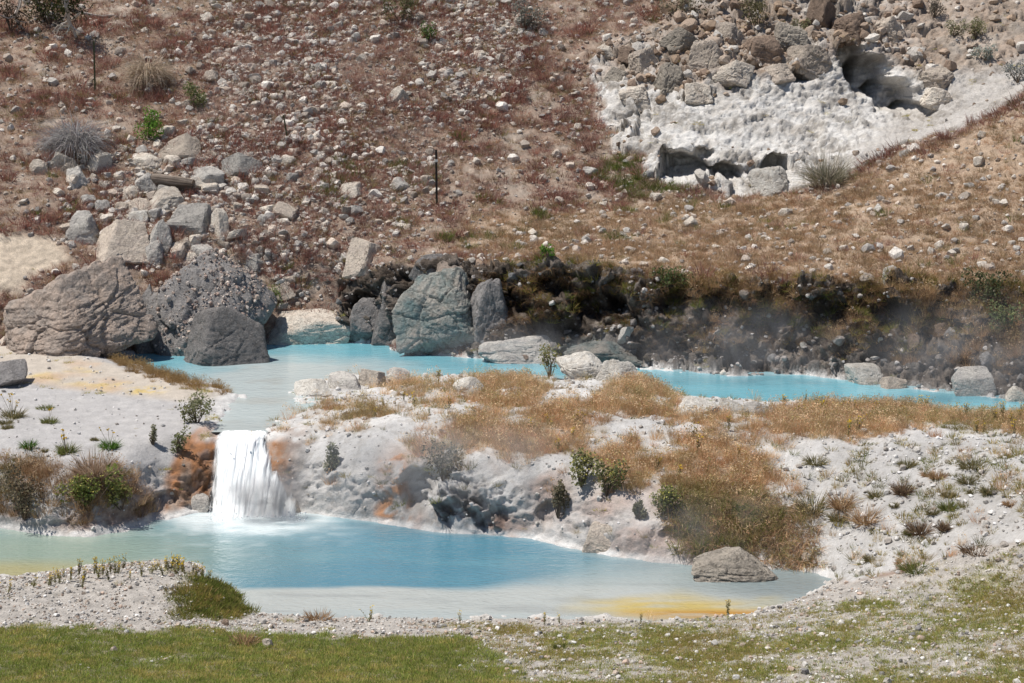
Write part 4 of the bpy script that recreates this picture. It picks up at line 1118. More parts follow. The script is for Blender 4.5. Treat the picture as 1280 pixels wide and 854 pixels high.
# ------------------------------------------------------------ scattered cover: one object each, instanced from small shapes
def gn_cover(name, pts, protos, rot, scl, idx, tint, label, cat):
    me = bpy.data.meshes.new(name)
    n = len(pts)
    me.vertices.add(n); me.vertices.foreach_set('co', np.asarray(pts, np.float32).ravel())
    a = me.attributes.new('rot', 'FLOAT_VECTOR', 'POINT'); a.data.foreach_set('vector', np.asarray(rot, np.float32).ravel())
    a = me.attributes.new('scl', 'FLOAT', 'POINT'); a.data.foreach_set('value', np.asarray(scl, np.float32))
    a = me.attributes.new('idx', 'INT', 'POINT'); a.data.foreach_set('value', np.asarray(idx, np.int32))
    c4 = np.ones((n, 4), np.float32); c4[:, :3] = tint
    a = me.attributes.new('tint', 'FLOAT_COLOR', 'POINT'); a.data.foreach_set('color', c4.ravel())
    o = link(name, me)
    coll = bpy.data.collections.new(name + '_shapes')
    for k, (pm, mat) in enumerate(protos):
        po = bpy.data.objects.new(f'{name}_shape_{k:02d}', pm)
        if not pm.materials: pm.materials.append(mat)
        coll.objects.link(po)
    ng = bpy.data.node_groups.new(name, 'GeometryNodeTree')
    ng.interface.new_socket('Geometry', in_out='INPUT', socket_type='NodeSocketGeometry')
    ng.interface.new_socket('Geometry', in_out='OUTPUT', socket_type='NodeSocketGeometry')
    gi, go = ng.nodes.new('NodeGroupInput'), ng.nodes.new('NodeGroupOutput')
    ci = ng.nodes.new('GeometryNodeCollectionInfo'); ci.inputs['Collection'].default_value = coll
    ci.inputs['Separate Children'].default_value = True; ci.inputs['Reset Children'].default_value = True
    iop = ng.nodes.new('GeometryNodeInstanceOnPoints'); iop.inputs['Pick Instance'].default_value = True
    def attr(nm, ty):
        q = ng.nodes.new('GeometryNodeInputNamedAttribute'); q.data_type = ty; q.inputs['Name'].default_value = nm
        return q.outputs['Attribute']
    L = ng.links.new
    L(gi.outputs[0], iop.inputs['Points']); L(ci.outputs[0], iop.inputs['Instance'])
    L(attr('idx', 'INT'), iop.inputs['Instance Index']); L(attr('rot', 'FLOAT_VECTOR'), iop.inputs['Rotation']); L(attr('scl', 'FLOAT'), iop.inputs['Scale'])
    L(iop.outputs[0], go.inputs[0])
    md = o.modifiers.new('cover', 'NODES'); md.node_group = ng
    setp(o, label, cat, None, 'stuff')
    return o


M_DROP, _nt, _b = new_mat('water_drops')
_b.inputs['Base Color'].default_value = (.92, .93, .94, 1); _b.inputs['Roughness'].default_value = .5
r_ = np.random.default_rng(77); nd = 260
fp = FALL_PTS[r_.integers(len(FALL_PTS), size=nd)] + r_.normal(0, 1, (nd, 3)) * np.array([.06, .05, .05]) + np.array([0, -.0, .0])
base_d = r_.random(nd) < .8                                 # froth thrown up at the foot
bx0, bx1 = pt(262, 642, z=0), pt(385, 646, z=0)
tt = r_.random(nd)
fp[base_d] = np.stack([bx0[0] + (bx1[0] - bx0[0]) * tt, bx0[1] - .1 - np.abs(r_.normal(0, .22, nd)), np.abs(r_.normal(0, .05, nd))], 1)[base_d]
_dv, _df = ICO[2]
gn_cover('spray', fp, [(mesh_np('drop', _dv * .5, _df, None, True), M_DROP)], r_.uniform(0, 6, (nd, 3)), np.clip(r_.lognormal(math.log(.012), .45, nd), .005, .035), np.zeros(nd), np.ones((nd, 3)), 'white drops and froth thrown off the waterfall', 'spray')


def tinted_rock_mat():
    m, nt, b = new_mat('loose_stone')
    ti = N(nt, 'ShaderNodeAttribute', attribute_name='tint', attribute_type='INSTANCER')
    geo = N(nt, 'ShaderNodeNewGeometry')
    n1 = N(nt, 'ShaderNodeTexNoise', i_Scale=28.0, i_Detail=4.0); nt.links.new(geo.outputs['Position'], n1.inputs['Vector'])
    r1 = N(nt, 'ShaderNodeMapRange', i_From_Min=.3, i_From_Max=.7, i_To_Min=.65, i_To_Max=1.25); nt.links.new(n1.outputs['Fac'], r1.inputs['Value'])
    nt.links.new(mixc(nt, 'MULTIPLY', 1.0, ti.outputs['Color'], r1.outputs[0]), b.inputs['Base Color'])
    b.inputs['Roughness'].default_value = .92; b.inputs['Specular IOR Level'].default_value = .2
    return m


M_LOOSE = tinted_rock_mat()
PEB = []
for k in range(10):
    v, f = rock_shape(900 + 11 * k, 2, 7, .05)
    PEB.append((mesh_np('pebble', v * np.array([1, .9, (.75, .5, .85)[k % 3]]), f, None, False), M_LOOSE))
TONES = np.array([[.60, .54, .47], [.45, .42, .38], [.50, .42, .35], [.34, .29, .245], [.66, .61, .55], [.40, .37, .34]])


def loose(name, n, weight, seed, med, sig, lo, hi, label, tones=TONES, sink=.1):
    n = widened(n, weight)
    p, k, r = scatter(n, weight, seed, wider)
    s = np.clip(r.lognormal(math.log(med), sig, n), lo, hi)
    p[:, 2] += s * sink
    rot = np.stack([r.normal(0, .35, n), r.normal(0, .35, n), r.uniform(0, 6.28, n)], 1)
    t = tones[r.integers(len(tones), size=n)] * r.uniform(.75, 1.15, (n, 1))
    return gn_cover(name, p, PEB, rot, s, r.integers(len(PEB), size=n), t, label, 'loose stones')


w_fine = dens * (0.2 + 1.3 * mask([(150, 185), (330, 180), (345, 330), (230, 330), (130, 300)], .4) + 1.0 * scree + 1.1 * scree2) * (1 - .55 * m_orange) * (.2 + ss(-.3, .3, n_b + .3 * n_c)) * np.where(ipy < 0, .5, 1)
loose('scree', 23000, w_fine + dens * .05, 121, .08, .55, .03, .34, 'pale angular scree and chips littering the dry hillside')
loose('cliff_rubble', 1700, m_cliff * (1 - m_caves) * (1 - .93 * smooth_full) * (.12 + .7 * upper_cliff) + (m_cliff_s - m_cliff).clip(0) * m_hill * .5, 122, .13, .55, .04, .6, 'broken brown and chalky rubble caught on the pale cliff', np.array([[.36, .265, .19], [.55, .51, .46], [.28, .205, .155], [.42, .34, .27], [.34, .26, .20]]))
loose('bank_rubble', 260, m_bank * (.4 + ss(2.4, 1.3, G[:, 2])), 123, .10, .45, .04, .35, 'dark wet rubble in the face of the stream bank', np.array([[.13, .11, .09], [.18, .155, .135], [.26, .235, .215], [.09, .075, .06], [.13, .13, .13]]))
m_gravel = m_near * (1 - m_lawn)
loose('gravel', 14000, m_gravel * (.5 + ss(-.2, .4, n_c)) * np.where(ipx < 620, 1.3, .75), 124, .022, .5, .010, .10, 'mixed pale gravel on the near shore',
      np.array([[.60, .57, .53], [.52, .48, .43], [.70, .68, .65], [.40, .33, .27], [.22, .21, .20], [.52, .40, .32], [.6, .57, .53]]), .2)
loose('sinter_chips', 3500, m_isl * (.35 + .8 * m_rslope) + m_terr * .12, 125, .035, .5, .015, .14, 'chalky chips of sinter on the pale ground', np.array([[.62, .60, .57], [.5, .47, .43], [.4, .36, .32], [.7, .68, .66]]), .2)
# rubble that has slid down over the dark mound
mv = np.empty(len(mound.data.vertices) * 3, np.float32); mound.data.vertices.foreach_get('co', mv); mv = mv.reshape(-1, 3)
mno = np.empty(len(mv) * 3, np.float32); mound.data.vertices.foreach_get('normal', mno); mno = mno.reshape(-1, 3)
ok = np.nonzero((mno[:, 2] > .25) & (mno[:, 1] < .4))[0]
r_ = np.random.default_rng(9); ks = r_.choice(ok, 1500)
pp = mv[ks] + np.array(mound.location) + r_.normal(0, .03, (1500, 3))
gn_cover('mound_rubble', pp, PEB, r_.uniform(0, 6, (1500, 3)), np.clip(r_.lognormal(math.log(.042), .5, 1500), .02, .16), r_.integers(10, size=1500),
         np.array([[.42, .31, .26], [.50, .40, .33], [.3, .25, .22], [.58, .50, .44]])[r_.integers(4, size=1500)], 'pinkish rubble spilled over the dark mound', 'loose stones')

#MORE
# ------------------------------------------------------------ plants
class Leafage:
    """collects blades, leaves and twigs as quads and triangles with a colour each"""
    def __init__(self, seed):
        self.v, self.q, self.t, self.c = [], [], [], []
        self.r = np.random.default_rng(seed)

    def blade(self, base, head, length, width, droop, col, seg=3):
        r = self.r
        d = Vector((math.cos(head[0]) * math.sin(head[1]), math.sin(head[0]) * math.sin(head[1]), math.cos(head[1])))
        side = d.cross(Vector((r.normal(), r.normal(), .2))).normalized()
        p = Vector(base); s0 = len(self.v)
        for k in range(seg + 1):
            t = k / seg
            w = width * (1 - t * .85) * .5
            self.v += [tuple(p - side * w), tuple(p + side * w)]
            self.c += [col, col]
            d = (d + Vector((0, 0, -droop / seg))).normalized()
            p = p + d * (length / seg)
        for k in range(seg):
            a = s0 + 2 * k
            self.q.append((a, a + 1, a + 3, a + 2))

    def leaf(self, p, size, col, long=1.8):
        r = self.r
        a = Vector(r.normal(size=3)).normalized(); b = a.cross(Vector(r.normal(size=3))).normalized()
        p = Vector(p); s0 = len(self.v)
        self.v += [tuple(p - a * size * long * .5), tuple(p + b * size * .5), tuple(p + a * size * long * .5), tuple(p - b * size * .5)]
        self.c += [col] * 4
        self.q.append((s0, s0 + 1, s0 + 2, s0 + 3))

    def twig(self, pts, r0, r1, col, n=4):
        s0 = len(self.v); m = len(pts)
        for k, p in enumerate(pts):
            p = Vector(p)
            d = (Vector(pts[min(k + 1, m - 1)]) - Vector(pts[max(k - 1, 0)])).normalized()
            a = d.orthogonal().normalized(); b = d.cross(a)
            rr = r0 + (r1 - r0) * k / (m - 1)
            for j in range(n):
                w = 2 * math.pi * j / n
                self.v.append(tuple(p + (a * math.cos(w) + b * math.sin(w)) * rr)); self.c.append(col)
        for k in range(m - 1):
            for j in range(n):
                self.q.append((s0 + k * n + j, s0 + k * n + (j + 1) % n, s0 + (k + 1) * n + (j + 1) % n, s0 + (k + 1) * n + j))

    def mesh(self, name):
        return mesh_np(name, np.array(self.v), np.array(self.q), np.array(self.c), False)


def vary(c, r, amt=.2):
    k = 1 + r.uniform(-amt, amt)
    return (c[0] * k * (1 + r.uniform(-.06, .06)), c[1] * k, c[2] * k * (1 + r.uniform(-.06, .06)))


def tuft_mesh(name, seed, n, h, rad, w, tilt, droop, cols, seg=3, heads=0, head_col=None):
    L = Leafage(seed); r = L.r
    for k in range(n):
        a = r.uniform(0, 6.283); q = rad * math.sqrt(r.uniform())
        lean = abs(r.normal(0, tilt)) + q / max(rad, 1e-3) * tilt * .7
        c = vary(cols[int(r.integers(len(cols)))], r)
        L.blade((q * math.cos(a), q * math.sin(a), -.02), (a + r.normal(0, .5), lean), h * r.uniform(.55, 1.1), w * r.uniform(.7, 1.3), droop * r.uniform(.5, 1.5), c, seg)
    for k in range(heads):
        a = r.uniform(0, 6.283); q = rad * r.uniform(0, 1.1); z = h * r.uniform(.8, 1.15)
        for j in range(3):
            L.leaf((q * math.cos(a) + r.normal(0, .01), q * math.sin(a) + r.normal(0, .01), z + r.normal(0, .01)), .022, vary(head_col, r), 1.2)
    return L.mesh(name)


STRAW = [(.50, .33, .185), (.44, .285, .16), (.36, .23, .13), (.56, .40, .25), (.32, .22, .12)]
RED = [(.27, .135, .095), (.33, .185, .13), (.22, .10, .075), (.38, .26, .19), (.30, .17, .12)]
GREEN = [(.16, .19, .045), (.21, .23, .065), (.12, .155, .035), (.25, .24, .09)]
OLIVE = [(.20, .185, .085), (.25, .22, .11), (.16, .15, .07), (.30, .24, .13)]
VIVID = [(.10, .20, .03), (.13, .24, .04), (.08, .15, .025)]
BROWN = [(.18, .12, .075), (.25, .17, .11), (.13, .085, .055), (.31, .22, .14)]
GREY = [(.33, .31, .31), (.42, .40, .39), (.24, .225, .23), (.5, .48, .46)]

white3 = np.ones(3)
P_DRY = [(tuft_mesh('dry_tuft', 10 + k, 70, .30, .14, .0075, .32, .5, STRAW, 3, 10, (.5, .36, .22)), M_PLANT_I) for k in range(6)]
P_RED = [(tuft_mesh('red_tuft', 30 + k, 42, .15, .11, .0075, .45, .5, RED), M_PLANT_I) for k in range(6)]
P_SHORT = [(tuft_mesh('short_straw_tuft', 130 + k, 42, .15, .11, .0075, .45, .5, STRAW), M_PLANT_I) for k in range(6)]
P_LAWN = [(tuft_mesh('lawn_tuft', 50 + k, 46, .065, .10, .008, .45, .5, GREEN + OLIVE[:2], 2), M_PLANT_I) for k in range(5)]
P_GREEN = [(tuft_mesh('green_tuft', 70 + k, 36, .17, .08, .010, .40, .5, GREEN + OLIVE[:1]), M_PLANT_I) for k in range(4)]
P_HANG = [(tuft_mesh('hanging_tuft', 90 + k, 44, .36, .12, .011, .8, 1.9, BROWN + BROWN + OLIVE[:2], 4), M_PLANT_I) for k in range(5)]


def stalk_mesh(seed, n=7, h=.4, flower=(.55, .40, .03), leaf=(.17, .17, .07)):
    L = Leafage(seed); r = L.r
    for k in range(n):
        a = r.uniform(0, 6.28); lean = abs(r.normal(0, .22))
        top = Vector((math.cos(a) * math.sin(lean), math.sin(a) * math.sin(lean), math.cos(lean))) * h * r.uniform(.6, 1.1)
        L.twig([(0, 0, -.02), tuple(top * .5 + Vector((r.normal(0, .01), r.normal(0, .01), 0))), tuple(top)], .005, .003, vary((.2, .14, .09), r), 3)
        for j in range(9):
            p = top * r.uniform(.1, .85)
            L.leaf(p + Vector(r.normal(0, .018, 3)), .022, vary(leaf, r), 2.2)
        for j in range(4):
            L.leaf(top + Vector(r.normal(0, .014, 3)), .026, vary(flower, r), 1.1)
    return L.mesh('stalk_plant')


P_STALK = [(stalk_mesh(110 + k), M_PLANT_I) for k in range(4)]


def cover(name, n, weight, seed, protos, lo, hi, tint, label, lean=.15, tint2=None, cat='grass', mixn=None):
    n = widened(n, weight)
    p, k, r = scatter(n, weight, seed, wider)
    rot = np.stack([r.normal(0, lean, n), r.normal(0, lean, n), r.uniform(0, 6.28, n)], 1)
    pal = np.atleast_2d(np.asarray(tint, float))
    t = pal[r.integers(len(pal), size=n)] * r.uniform(.65, 1.25, (n, 1))
    if tint2 is not None:
        m = np.clip(mixn[k] + r.normal(0, .15, n), 0, 1)[:, None]
        t = t * (1 - m) + np.asarray(tint2)[None, :] * m * r.uniform(.8, 1.2, (n, 1))
    return gn_cover(name, p, protos, rot, r.uniform(lo, hi, n), r.integers(len(protos), size=n), t, label, cat)


soil = dens * (1 - .75 * np.maximum(scree2, scree * .7))
red = ss(-.15, .35, n_b + .25 * n_a)
MIX = [(1.15, 1.05, 1.25), (1.25, 1.25, 1.4), (.85, .8, .85), (1.7, 2.0, 2.2), (1.0, 1.5, .9), (1.5, 1.35, 1.4), (.65, .65, .7)]
cover('red_bunches', 900, dens * (1 - m_orange) * ss(-.05, .3, n_b + .4 * n_a), 200, P_RED, 1.5, 2.6, [(1.0, .85, .95), (.8, .7, .8), (1.3, 1.1, 1.2)], 'taller maroon seed heads in loose bunches on the hillside')
cover('red_grass', 22000, dens * (1 - m_orange * .93) * (.25 + red + .55 * scree), 201, P_RED, .5, 1.5, MIX, 'short red-brown dry grass over the stony hillside', tint2=(1.65, 2.05, 2.35), mixn=ss(.05, .45, n_d))
cover('straw_grass', 13000, soil * (.25 + m_orange * 1.1) * (.3 + ss(-.4, .3, n_c + n_d)), 202, P_SHORT, .4, 1.15, [(1.05, 1.1, 1.15), (.8, .85, .9), (1.35, 1.45, 1.65), (1.1, 1.0, 1.0), (.75, .85, .75)], 'short orange-tan dry grass on the lower slope', tint2=(1.4, 1.55, 1.85), mixn=.8 * ss(-.1, .5, n_b))
sprig = dens * (ss(.25, .5, n_b * .7 + n_c * .5) * (mask([(340, 240), (480, 180), (660, 190), (680, 300), (520, 330), (340, 330)], .8) + .10) + .3 * mask([(780, 185), (820, 215), (870, 240), (780, 250), (740, 215)], .3))
cover('green_sprigs', 650, sprig, 203, P_GREEN, .7, 1.6, (.95, 1.05, .9), 'green sprigs between the stones of the lower scree')
w_dry = m_isl * (w_grass + .02)
cover('dry_grass', 4300, w_dry, 211, P_DRY, .26, .74, [(1.5, 1.6, 1.7), (1.85, 2.0, 2.15), (1.45, 1.3, 1.3), (1.1, 1.25, 1.0)], 'golden dry grass on the island between stream and pool', tint2=(.8, .9, .7), mixn=.8 * ss(.05, .45, n_d))
rim = m_isl * mask([(1000, 505), (1160, 506), (1300, 516), (1560, 530), (1560, 560), (1280, 545), (1150, 535), (1000, 530)], .25)
cover('rim_grass', 900, rim, 212, P_DRY, .3, .62, [(1.35, 1.38, 1.4), (1.7, 1.7, 1.7), (.8, 1.0, .7)], 'dry grass along the far rim of the pale ground', tint2=(.5, .62, .4), mixn=ss(-.1, .4, n_b))
hang = m_isl * mask([(880, 600), (960, 610), (1015, 660), (1015, 702), (930, 700), (860, 690), (840, 640)], .2)
cover('hanging_greens', 130, hang * ss(1.0, .4, G[:, 2]) * ss(-.2, .2, n_b), 219, P_GREEN, .7, 1.5, (1.3, 1.25, 1.1), 'green blades in the shade of the hanging grass')
cover('hanging_grass', 560, hang, 213, P_HANG, .45, .95, [(2.2, 2.2, 2.2), (1.4, 1.5, 1.3), (2.7, 2.6, 2.6), (1.2, 1.5, .9)], 'brown and olive grass hanging over the pool bank')
cover('bank_grass', 800, m_bank * ss(.18, .45, steep) * (1 - .8 * m_caves) * ss(1.35, 2.0, G[:, 2]) * ss(-.45, .15, n_b + .4 * n_c) * (ipx > 595), 214, P_HANG, .3, .85, [(.62, .56, .52), (1.0, .9, .8), (.4, .36, .34)], 'dark brown dead grass and roots hanging down the stream bank', tint2=(1.6, 1.4, 1.25), mixn=ss(.0, .55, n_d + .3 * n_c))
loose('bank_chips', 1300, m_bank, 126, .055, .5, .02, .16, 'pale chips and crusts on the dark stream bank', np.array([[.42, .39, .36], [.30, .27, .25], [.2, .175, .16], [.5, .47, .44]]))
cover('bank_weeds', 520, m_bank * ss(1.5, 2.3, G[:, 2]) * ss(-.3, .4, n_c) * (ipx > 620), 217, P_GREEN, .5, 1.4, [(1.0, 1.0, .8), (1.5, 1.2, 1.1), (.7, .7, .55), (1.6, 1.1, 1.1)], 'small green weeds scattered over the stream bank', lean=.4, cat='weeds')
crest = ss(.30, .0, np.abs(poly_sd(gx, gy, gpoly([(600, 334), (720, 333), (800, 343), (870, 349), (1000, 352), (1150, 356), (1290, 368), (1560, 384), (1560, 130), (600, 130)])))) * m_hill * (ipy > 320)
cover('bank_crest_grass', 260, crest * (ipx > 640) * (.4 + ss(-.2, .3, n_c)), 215, P_DRY, .35, .75, (1.0, .98, .85), 'olive and tan grass along the crest of the stream bank', tint2=(.6, .62, .45), mixn=ss(.0, .5, n_d))
brush = m_bank * mask([(1120, 375), (1290, 370), (1400, 380), (1400, 470), (1200, 450), (1120, 440)], .4)
brush = np.maximum(brush, .55 * m_bank * (ipx > 850) * ss(1.25, 1.6, G[:, 2]) * ss(-.1, .3, n_d + .3 * n_c))
cover('bank_brush', 900, brush * (.3 + ss(-.2, .3, n_b)), 216, P_DRY, .3, .85, [(1.2, 1.15, 1.1), (.8, .85, .65), (.55, .5, .45), (1.4, 1.4, 1.4)], 'tan dry brush on the sunlit end of the stream bank')
cover('lawn_grass', 15000, m_lawn, 221, P_LAWN, .4, 1.1, [(1.5, 1.75, 1.3), (1.9, 1.9, 1.6), (1.3, 1.5, 1.1)], 'short green grass on the near meadow', tint2=(2.7, 2.2, 2.2), mixn=.85 * ss(.0, .6, n_c + .8 * n_b))
cover('slope_weeds', 520, m_isl * m_rslope * (.25 + ss(-.1, .4, n_b)) + m_isl * (1 - w_grass) * .12, 228, P_GREEN, .35, .95, [(1.2, 1.2, 1.0), (2.2, 1.7, 1.6), (1.6, 1.2, 1.2), (.9, .8, .7)], 'small scattered weeds on the pale slope', cat='weeds')
cover('sparse_grass', 12000, m_sparse * (.22 + ss(-.15, .35, n_b + .4 * n_c)), 222, P_LAWN, .4, .9, [(2.0, 1.95, 1.9), (2.5, 2.1, 2.3), (1.5, 1.6, 1.3)], 'thin yellow-green grass between the pebbles of the shore', tint2=(2.0, 1.6, 1.7), mixn=ss(-.2, .4, n_d))
cover('hump_grass', 800, blob(262, 742, .42, .9, .3) * m_near, 223, P_LAWN, .7, 1.6, (1.0, 1.05, .8), 'green and straw grass on the end of the gravel hump', tint2=(1.8, 1.4, 1.3), mixn=ss(-.1, .4, n_c))
cover('shore_stalks', 55, m_near * (mask([(0, 745), (60, 725), (130, 716), (230, 706), (275, 735), (200, 725), (130, 730), (60, 742)], .15) * 1.5 + .10 * mask([(350, 782), (1010, 775), (1040, 760), (1010, 748), (880, 772), (600, 770), (350, 768)], .05)), 224, P_STALK, .3, .6, (1.5, 1.5, 1.4), 'thin yellow-flowered stalks along the near shore', cat='weeds')
cover('island_stalks', 70, w_dry * .5 + rim * 1.5 + m_isl * blob(560, 500, 2.5, 1.5) * .3, 225, P_STALK, .4, .8, (1.4, 1.4, 1.4), 'thin flowering stalks standing among the island grass', cat='weeds')
cover('terrace_edge_grass', 230, m_terr * mask([(135, 445), (200, 462), (250, 478), (300, 490), (280, 494), (230, 486), (160, 468)], .12), 226, P_DRY, .3, .6, (.8, .78, .6), 'low dry grass along the stream edge of the terrace')
cover('scarp_brush', 270, m_terr * mask([(-60, 585), (40, 582), (80, 600), (170, 600), (180, 640), (110, 655), (20, 655), (-60, 650)], .2), 227, P_DRY, .4, .85, [(.9, .85, .85), (1.3, 1.3, 1.4), (.6, .55, .5)], 'brown dry brush on the scarp of the sinter terrace', tint2=(.42, .55, .3), mixn=ss(0, .4, n_d))


# ---- plants that stand alone
def place(px, py):
    p = ground_at(px, py)
    p.z = snap(p.x, p.y)
    return p, p.y / FPX


def leafy_shrub(label, px, py, wpx, hpx, cols, seed, cat='shrub', n=900, leaf=.035, stems=9, flower=None, group=None, name='leafy_shrub', twig=(.2, .15, .11), long=1.8):
    p, s = place(px, py)
    w, h = wpx * s / 2, hpx * s * 1.05
    root = empty(name, p, label, cat, group)
    L, T, F = Leafage(seed), Leafage(seed + 1), Leafage(seed + 2)
    r = L.r
    lobes = [Vector((r.normal(0, .45), r.normal(0, .35), r.uniform(.25, .8))) for _ in range(7)]
    for k in range(n):
        c = lobes[k % 7]
        q = Vector(r.normal(size=3)).normalized() * r.uniform(.2, 1) ** .5
        pos = Vector(((c.x + q.x * .5) * w, (c.y + q.y * .5) * w * .8, max(.02, (c.z + q.z * .33) * h)))
        L.leaf(pos, leaf * r.uniform(.6, 1.3), vary(tuple(1.35 * q_ for q_ in cols[int(r.integers(len(cols)))]), r, .3), long)
    for k in range(stems):
        c = lobes[k % 7]
        e = Vector((c.x * w * 1.2, c.y * w, c.z * h * 1.15))
        T.twig([(0, 0, -.05), tuple(e * .5 + Vector((r.normal(0, .04), r.normal(0, .04), .05 * h))), tuple(e)], .014, .004, vary(twig, r), 4)
    link('foliage', L.mesh('foliage'), M_PLANT, root)
    link('stem', T.mesh('stem'), M_PLANT, root)
    if flower:
        for k in range(90):
            c = lobes[k % 7]
            q = Vector(r.normal(size=3)).normalized(); q.z = abs(q.z)
            F.leaf(Vector(((c.x + q.x * .55) * w, (c.y + q.y * .55) * w * .8 - .02, (c.z + q.z * .36) * h)), .028, vary(flower, r), 1.1)
        fo = link('flowers', F.mesh('flowers'), M_PLANT, root); fo['kind'] = 'stuff'
    return root


def mop(label, px, py, wpx, hpx, cols, seed, cat, name, n=420, droop=1.6, w=.013):
    """a dome of curved dead stems falling outward"""
    p, s = place(px, py)
    W, Hh = wpx * s / 2, hpx * s
    root = empty(name, p, label, cat)
    L, T = Leafage(seed), Leafage(seed + 1); r = L.r
    for k in range(n):
        a = r.uniform(0, 6.283); q = W * .55 * math.sqrt(r.uniform())
        z = Hh * .75 * math.sqrt(max(0, 1 - (q / (W * .6)) ** 2)) * r.uniform(.3, 1)
        L.blade((q * math.cos(a), q * math.sin(a) * .8, z * (.55 if droop < 1.5 else .85)), (a + r.normal(0, .4), abs(r.normal(.55 if droop < 1.5 else .75, .35))), Hh * r.uniform(.5, 1.0), w * r.uniform(.7, 1.5), droop * r.uniform(.5, 1.5), vary(cols[int(r.integers(len(cols)))], r, .25), 5)
    for k in range(14):
        a = r.uniform(0, 6.283); e = Vector((math.cos(a) * W * .4, math.sin(a) * W * .35, Hh * r.uniform(.25, .55)))
        T.twig([(0, 0, -.05), tuple(e * .55 + Vector((0, 0, .1 * Hh))), tuple(e)], .02, .006, vary((.25, .22, .2), r), 4)
    link('dead_stems', L.mesh('dead_stems'), M_PLANT, root)
    link('branches', T.mesh('branches'), M_PLANT, root)
    return root


mop('bleached grey dead shrub drooping over pale stones on the slope', 96, 196, 84, 56, GREY, 301, 'dead shrub', 'dead_shrub', 900, 2.0, .016)
mop('smaller grey dead sprig at the shoulder of the bleached dead shrub', 64, 190, 28, 28, GREY, 303, 'dead shrub', 'dead_shrub', 150, 1.5, .012)
mop('straw-coloured mound of collapsed grass high on the slope', 186, 106, 66, 44, [(.50, .40, .30), (.42, .33, .25), (.58, .48, .37)], 305, 'dry grass mound', 'straw_mound', 900, 2.1, .016)
mop('grey-green spiky clump beside the cave under the pale cliff', 1034, 234, 70, 48, [(.26, .24, .17), (.34, .30, .22), (.20, .20, .12), (.42, .37, .29)], 307, 'bush', 'spiky_bush', 520, .8, .012)
leafy_shrub('bright green bush between the dead shrub and the scree', 185, 177, 42, 38, VIVID, 311, 'bush')
leafy_shrub('small round green bush above the bright green one', 243, 134, 32, 28, [(.13, .15, .06), (.17, .18, .08), (.10, .12, .045)], 313, 'bush', 600)
leafy_shrub('dark green bush cut off by the top edge of the picture', 501, 28, 40, 36, [(.075, .085, .035), (.11, .11, .05), (.14, .13, .07)], 315, 'bush')
leafy_shrub('small vivid green bush under the dark one at the top', 534, 53, 22, 22, [(.08, .13, .035), (.11, .16, .05)], 317, 'bush', 450)
leafy_shrub('grey-green sage bush beside a pale rock at the top of the scree', 656, 34, 56, 36, [(.16, .165, .14), (.22, .22, .19), (.11, .115, .10)], 319, 'bush', 1000)
leafy_shrub('tall olive brush on the top edge of the pale cliff', 946, 32, 42, 48, [(.15, .14, .07), (.20, .18, .10), (.11, .10, .05)], 321, 'bush', 1000)
leafy_shrub('dull dark brush on the crest at the left end of the pale cliff', 850, 28, 54, 30, [(.13, .12, .075), (.17, .15, .10), (.09, .08, .05)], 323, 'bush', 800)
leafy_shrub('dark green bush behind the dead limbs at the top corner', 62, 28, 66, 44, [(.045, .05, .02), (.06, .065, .025), (.03, .032, .015)], 353, 'bush', 1300, .04)
leafy_shrub('dark brown dead bush at the edge under the short broken limb', 14, 40, 44, 40, [(.06, .045, .03), (.09, .065, .045), (.04, .03, .02)], 355, 'bush', 800, .035)
leafy_shrub('low olive shrub right of the lichen-spotted rock face', 1192, 50, 30, 20, [(.17, .17, .10), (.22, .21, .13)], 325, 'bush', 500)
leafy_shrub('rounded olive shrub, taller of the two right of the lichen-spotted face', 1219, 48, 26, 26, [(.16, .165, .085), (.21, .20, .11)], 327, 'bush', 500)
leafy_shrub('pale blue-green sage on the pale dust below two olive shrubs', 1229, 76, 26, 20, [(.25, .275, .24), (.32, .34, .30)], 329, 'bush', 500)
leafy_shrub('dark shrub at the top among rocks right of the cliff', 1168, 22, 22, 24, [(.10, .09, .07), (.14, .12, .10)], 331, 'bush', 400)
leafy_shrub('blue-grey shrub at the picture edge right of the pale cliff', 1272, 104, 34, 26, [(.15, .16, .15), (.20, .21, .20)], 333, 'bush', 500)
leafy_shrub('small olive shrub at the foot of the brown balanced block', 1004, 34, 20, 18, [(.15, .15, .08), (.2, .19, .11)], 334, 'bush', 350)
# green tufts on the stream bank
leafy_shrub('vivid green weed on the crest of the dark bank', 681, 347, 22, 18, VIVID, 341, 'weed', 300, .03, name='green_weed')
leafy_shrub('dark green shrub at the corner where the dark bank turns', 838, 362, 50, 26, [(.07, .095, .035), (.10, .125, .05)], 343, 'bush', 700)
leafy_shrub('dark green bush on the steep bank below the tan brush', 1230, 378, 70, 40, [(.055, .07, .03), (.085, .095, .045), (.12, .11, .06)], 345, 'bush', 1000)
leafy_shrub('green weeds low on the bank near the stream end', 1262, 436, 44, 40, [(.12, .14, .06), (.16, .18, .08)], 347, 'weed', 500, name='green_weed')
leafy_shrub('green weed climbing beside the taller sinter knob', 688, 472, 24, 46, [(.16, .18, .07), (.22, .22, .09), (.28, .22, .10)], 349, 'weed', 450, .028, name='green_weed')
leafy_shrub('green sprigs on the stony bank above the broad pale slab', 343, 386, 36, 34, [(.13, .17, .05), (.18, .21, .08)], 351, 'weed', 350, .03, name='green_weed')
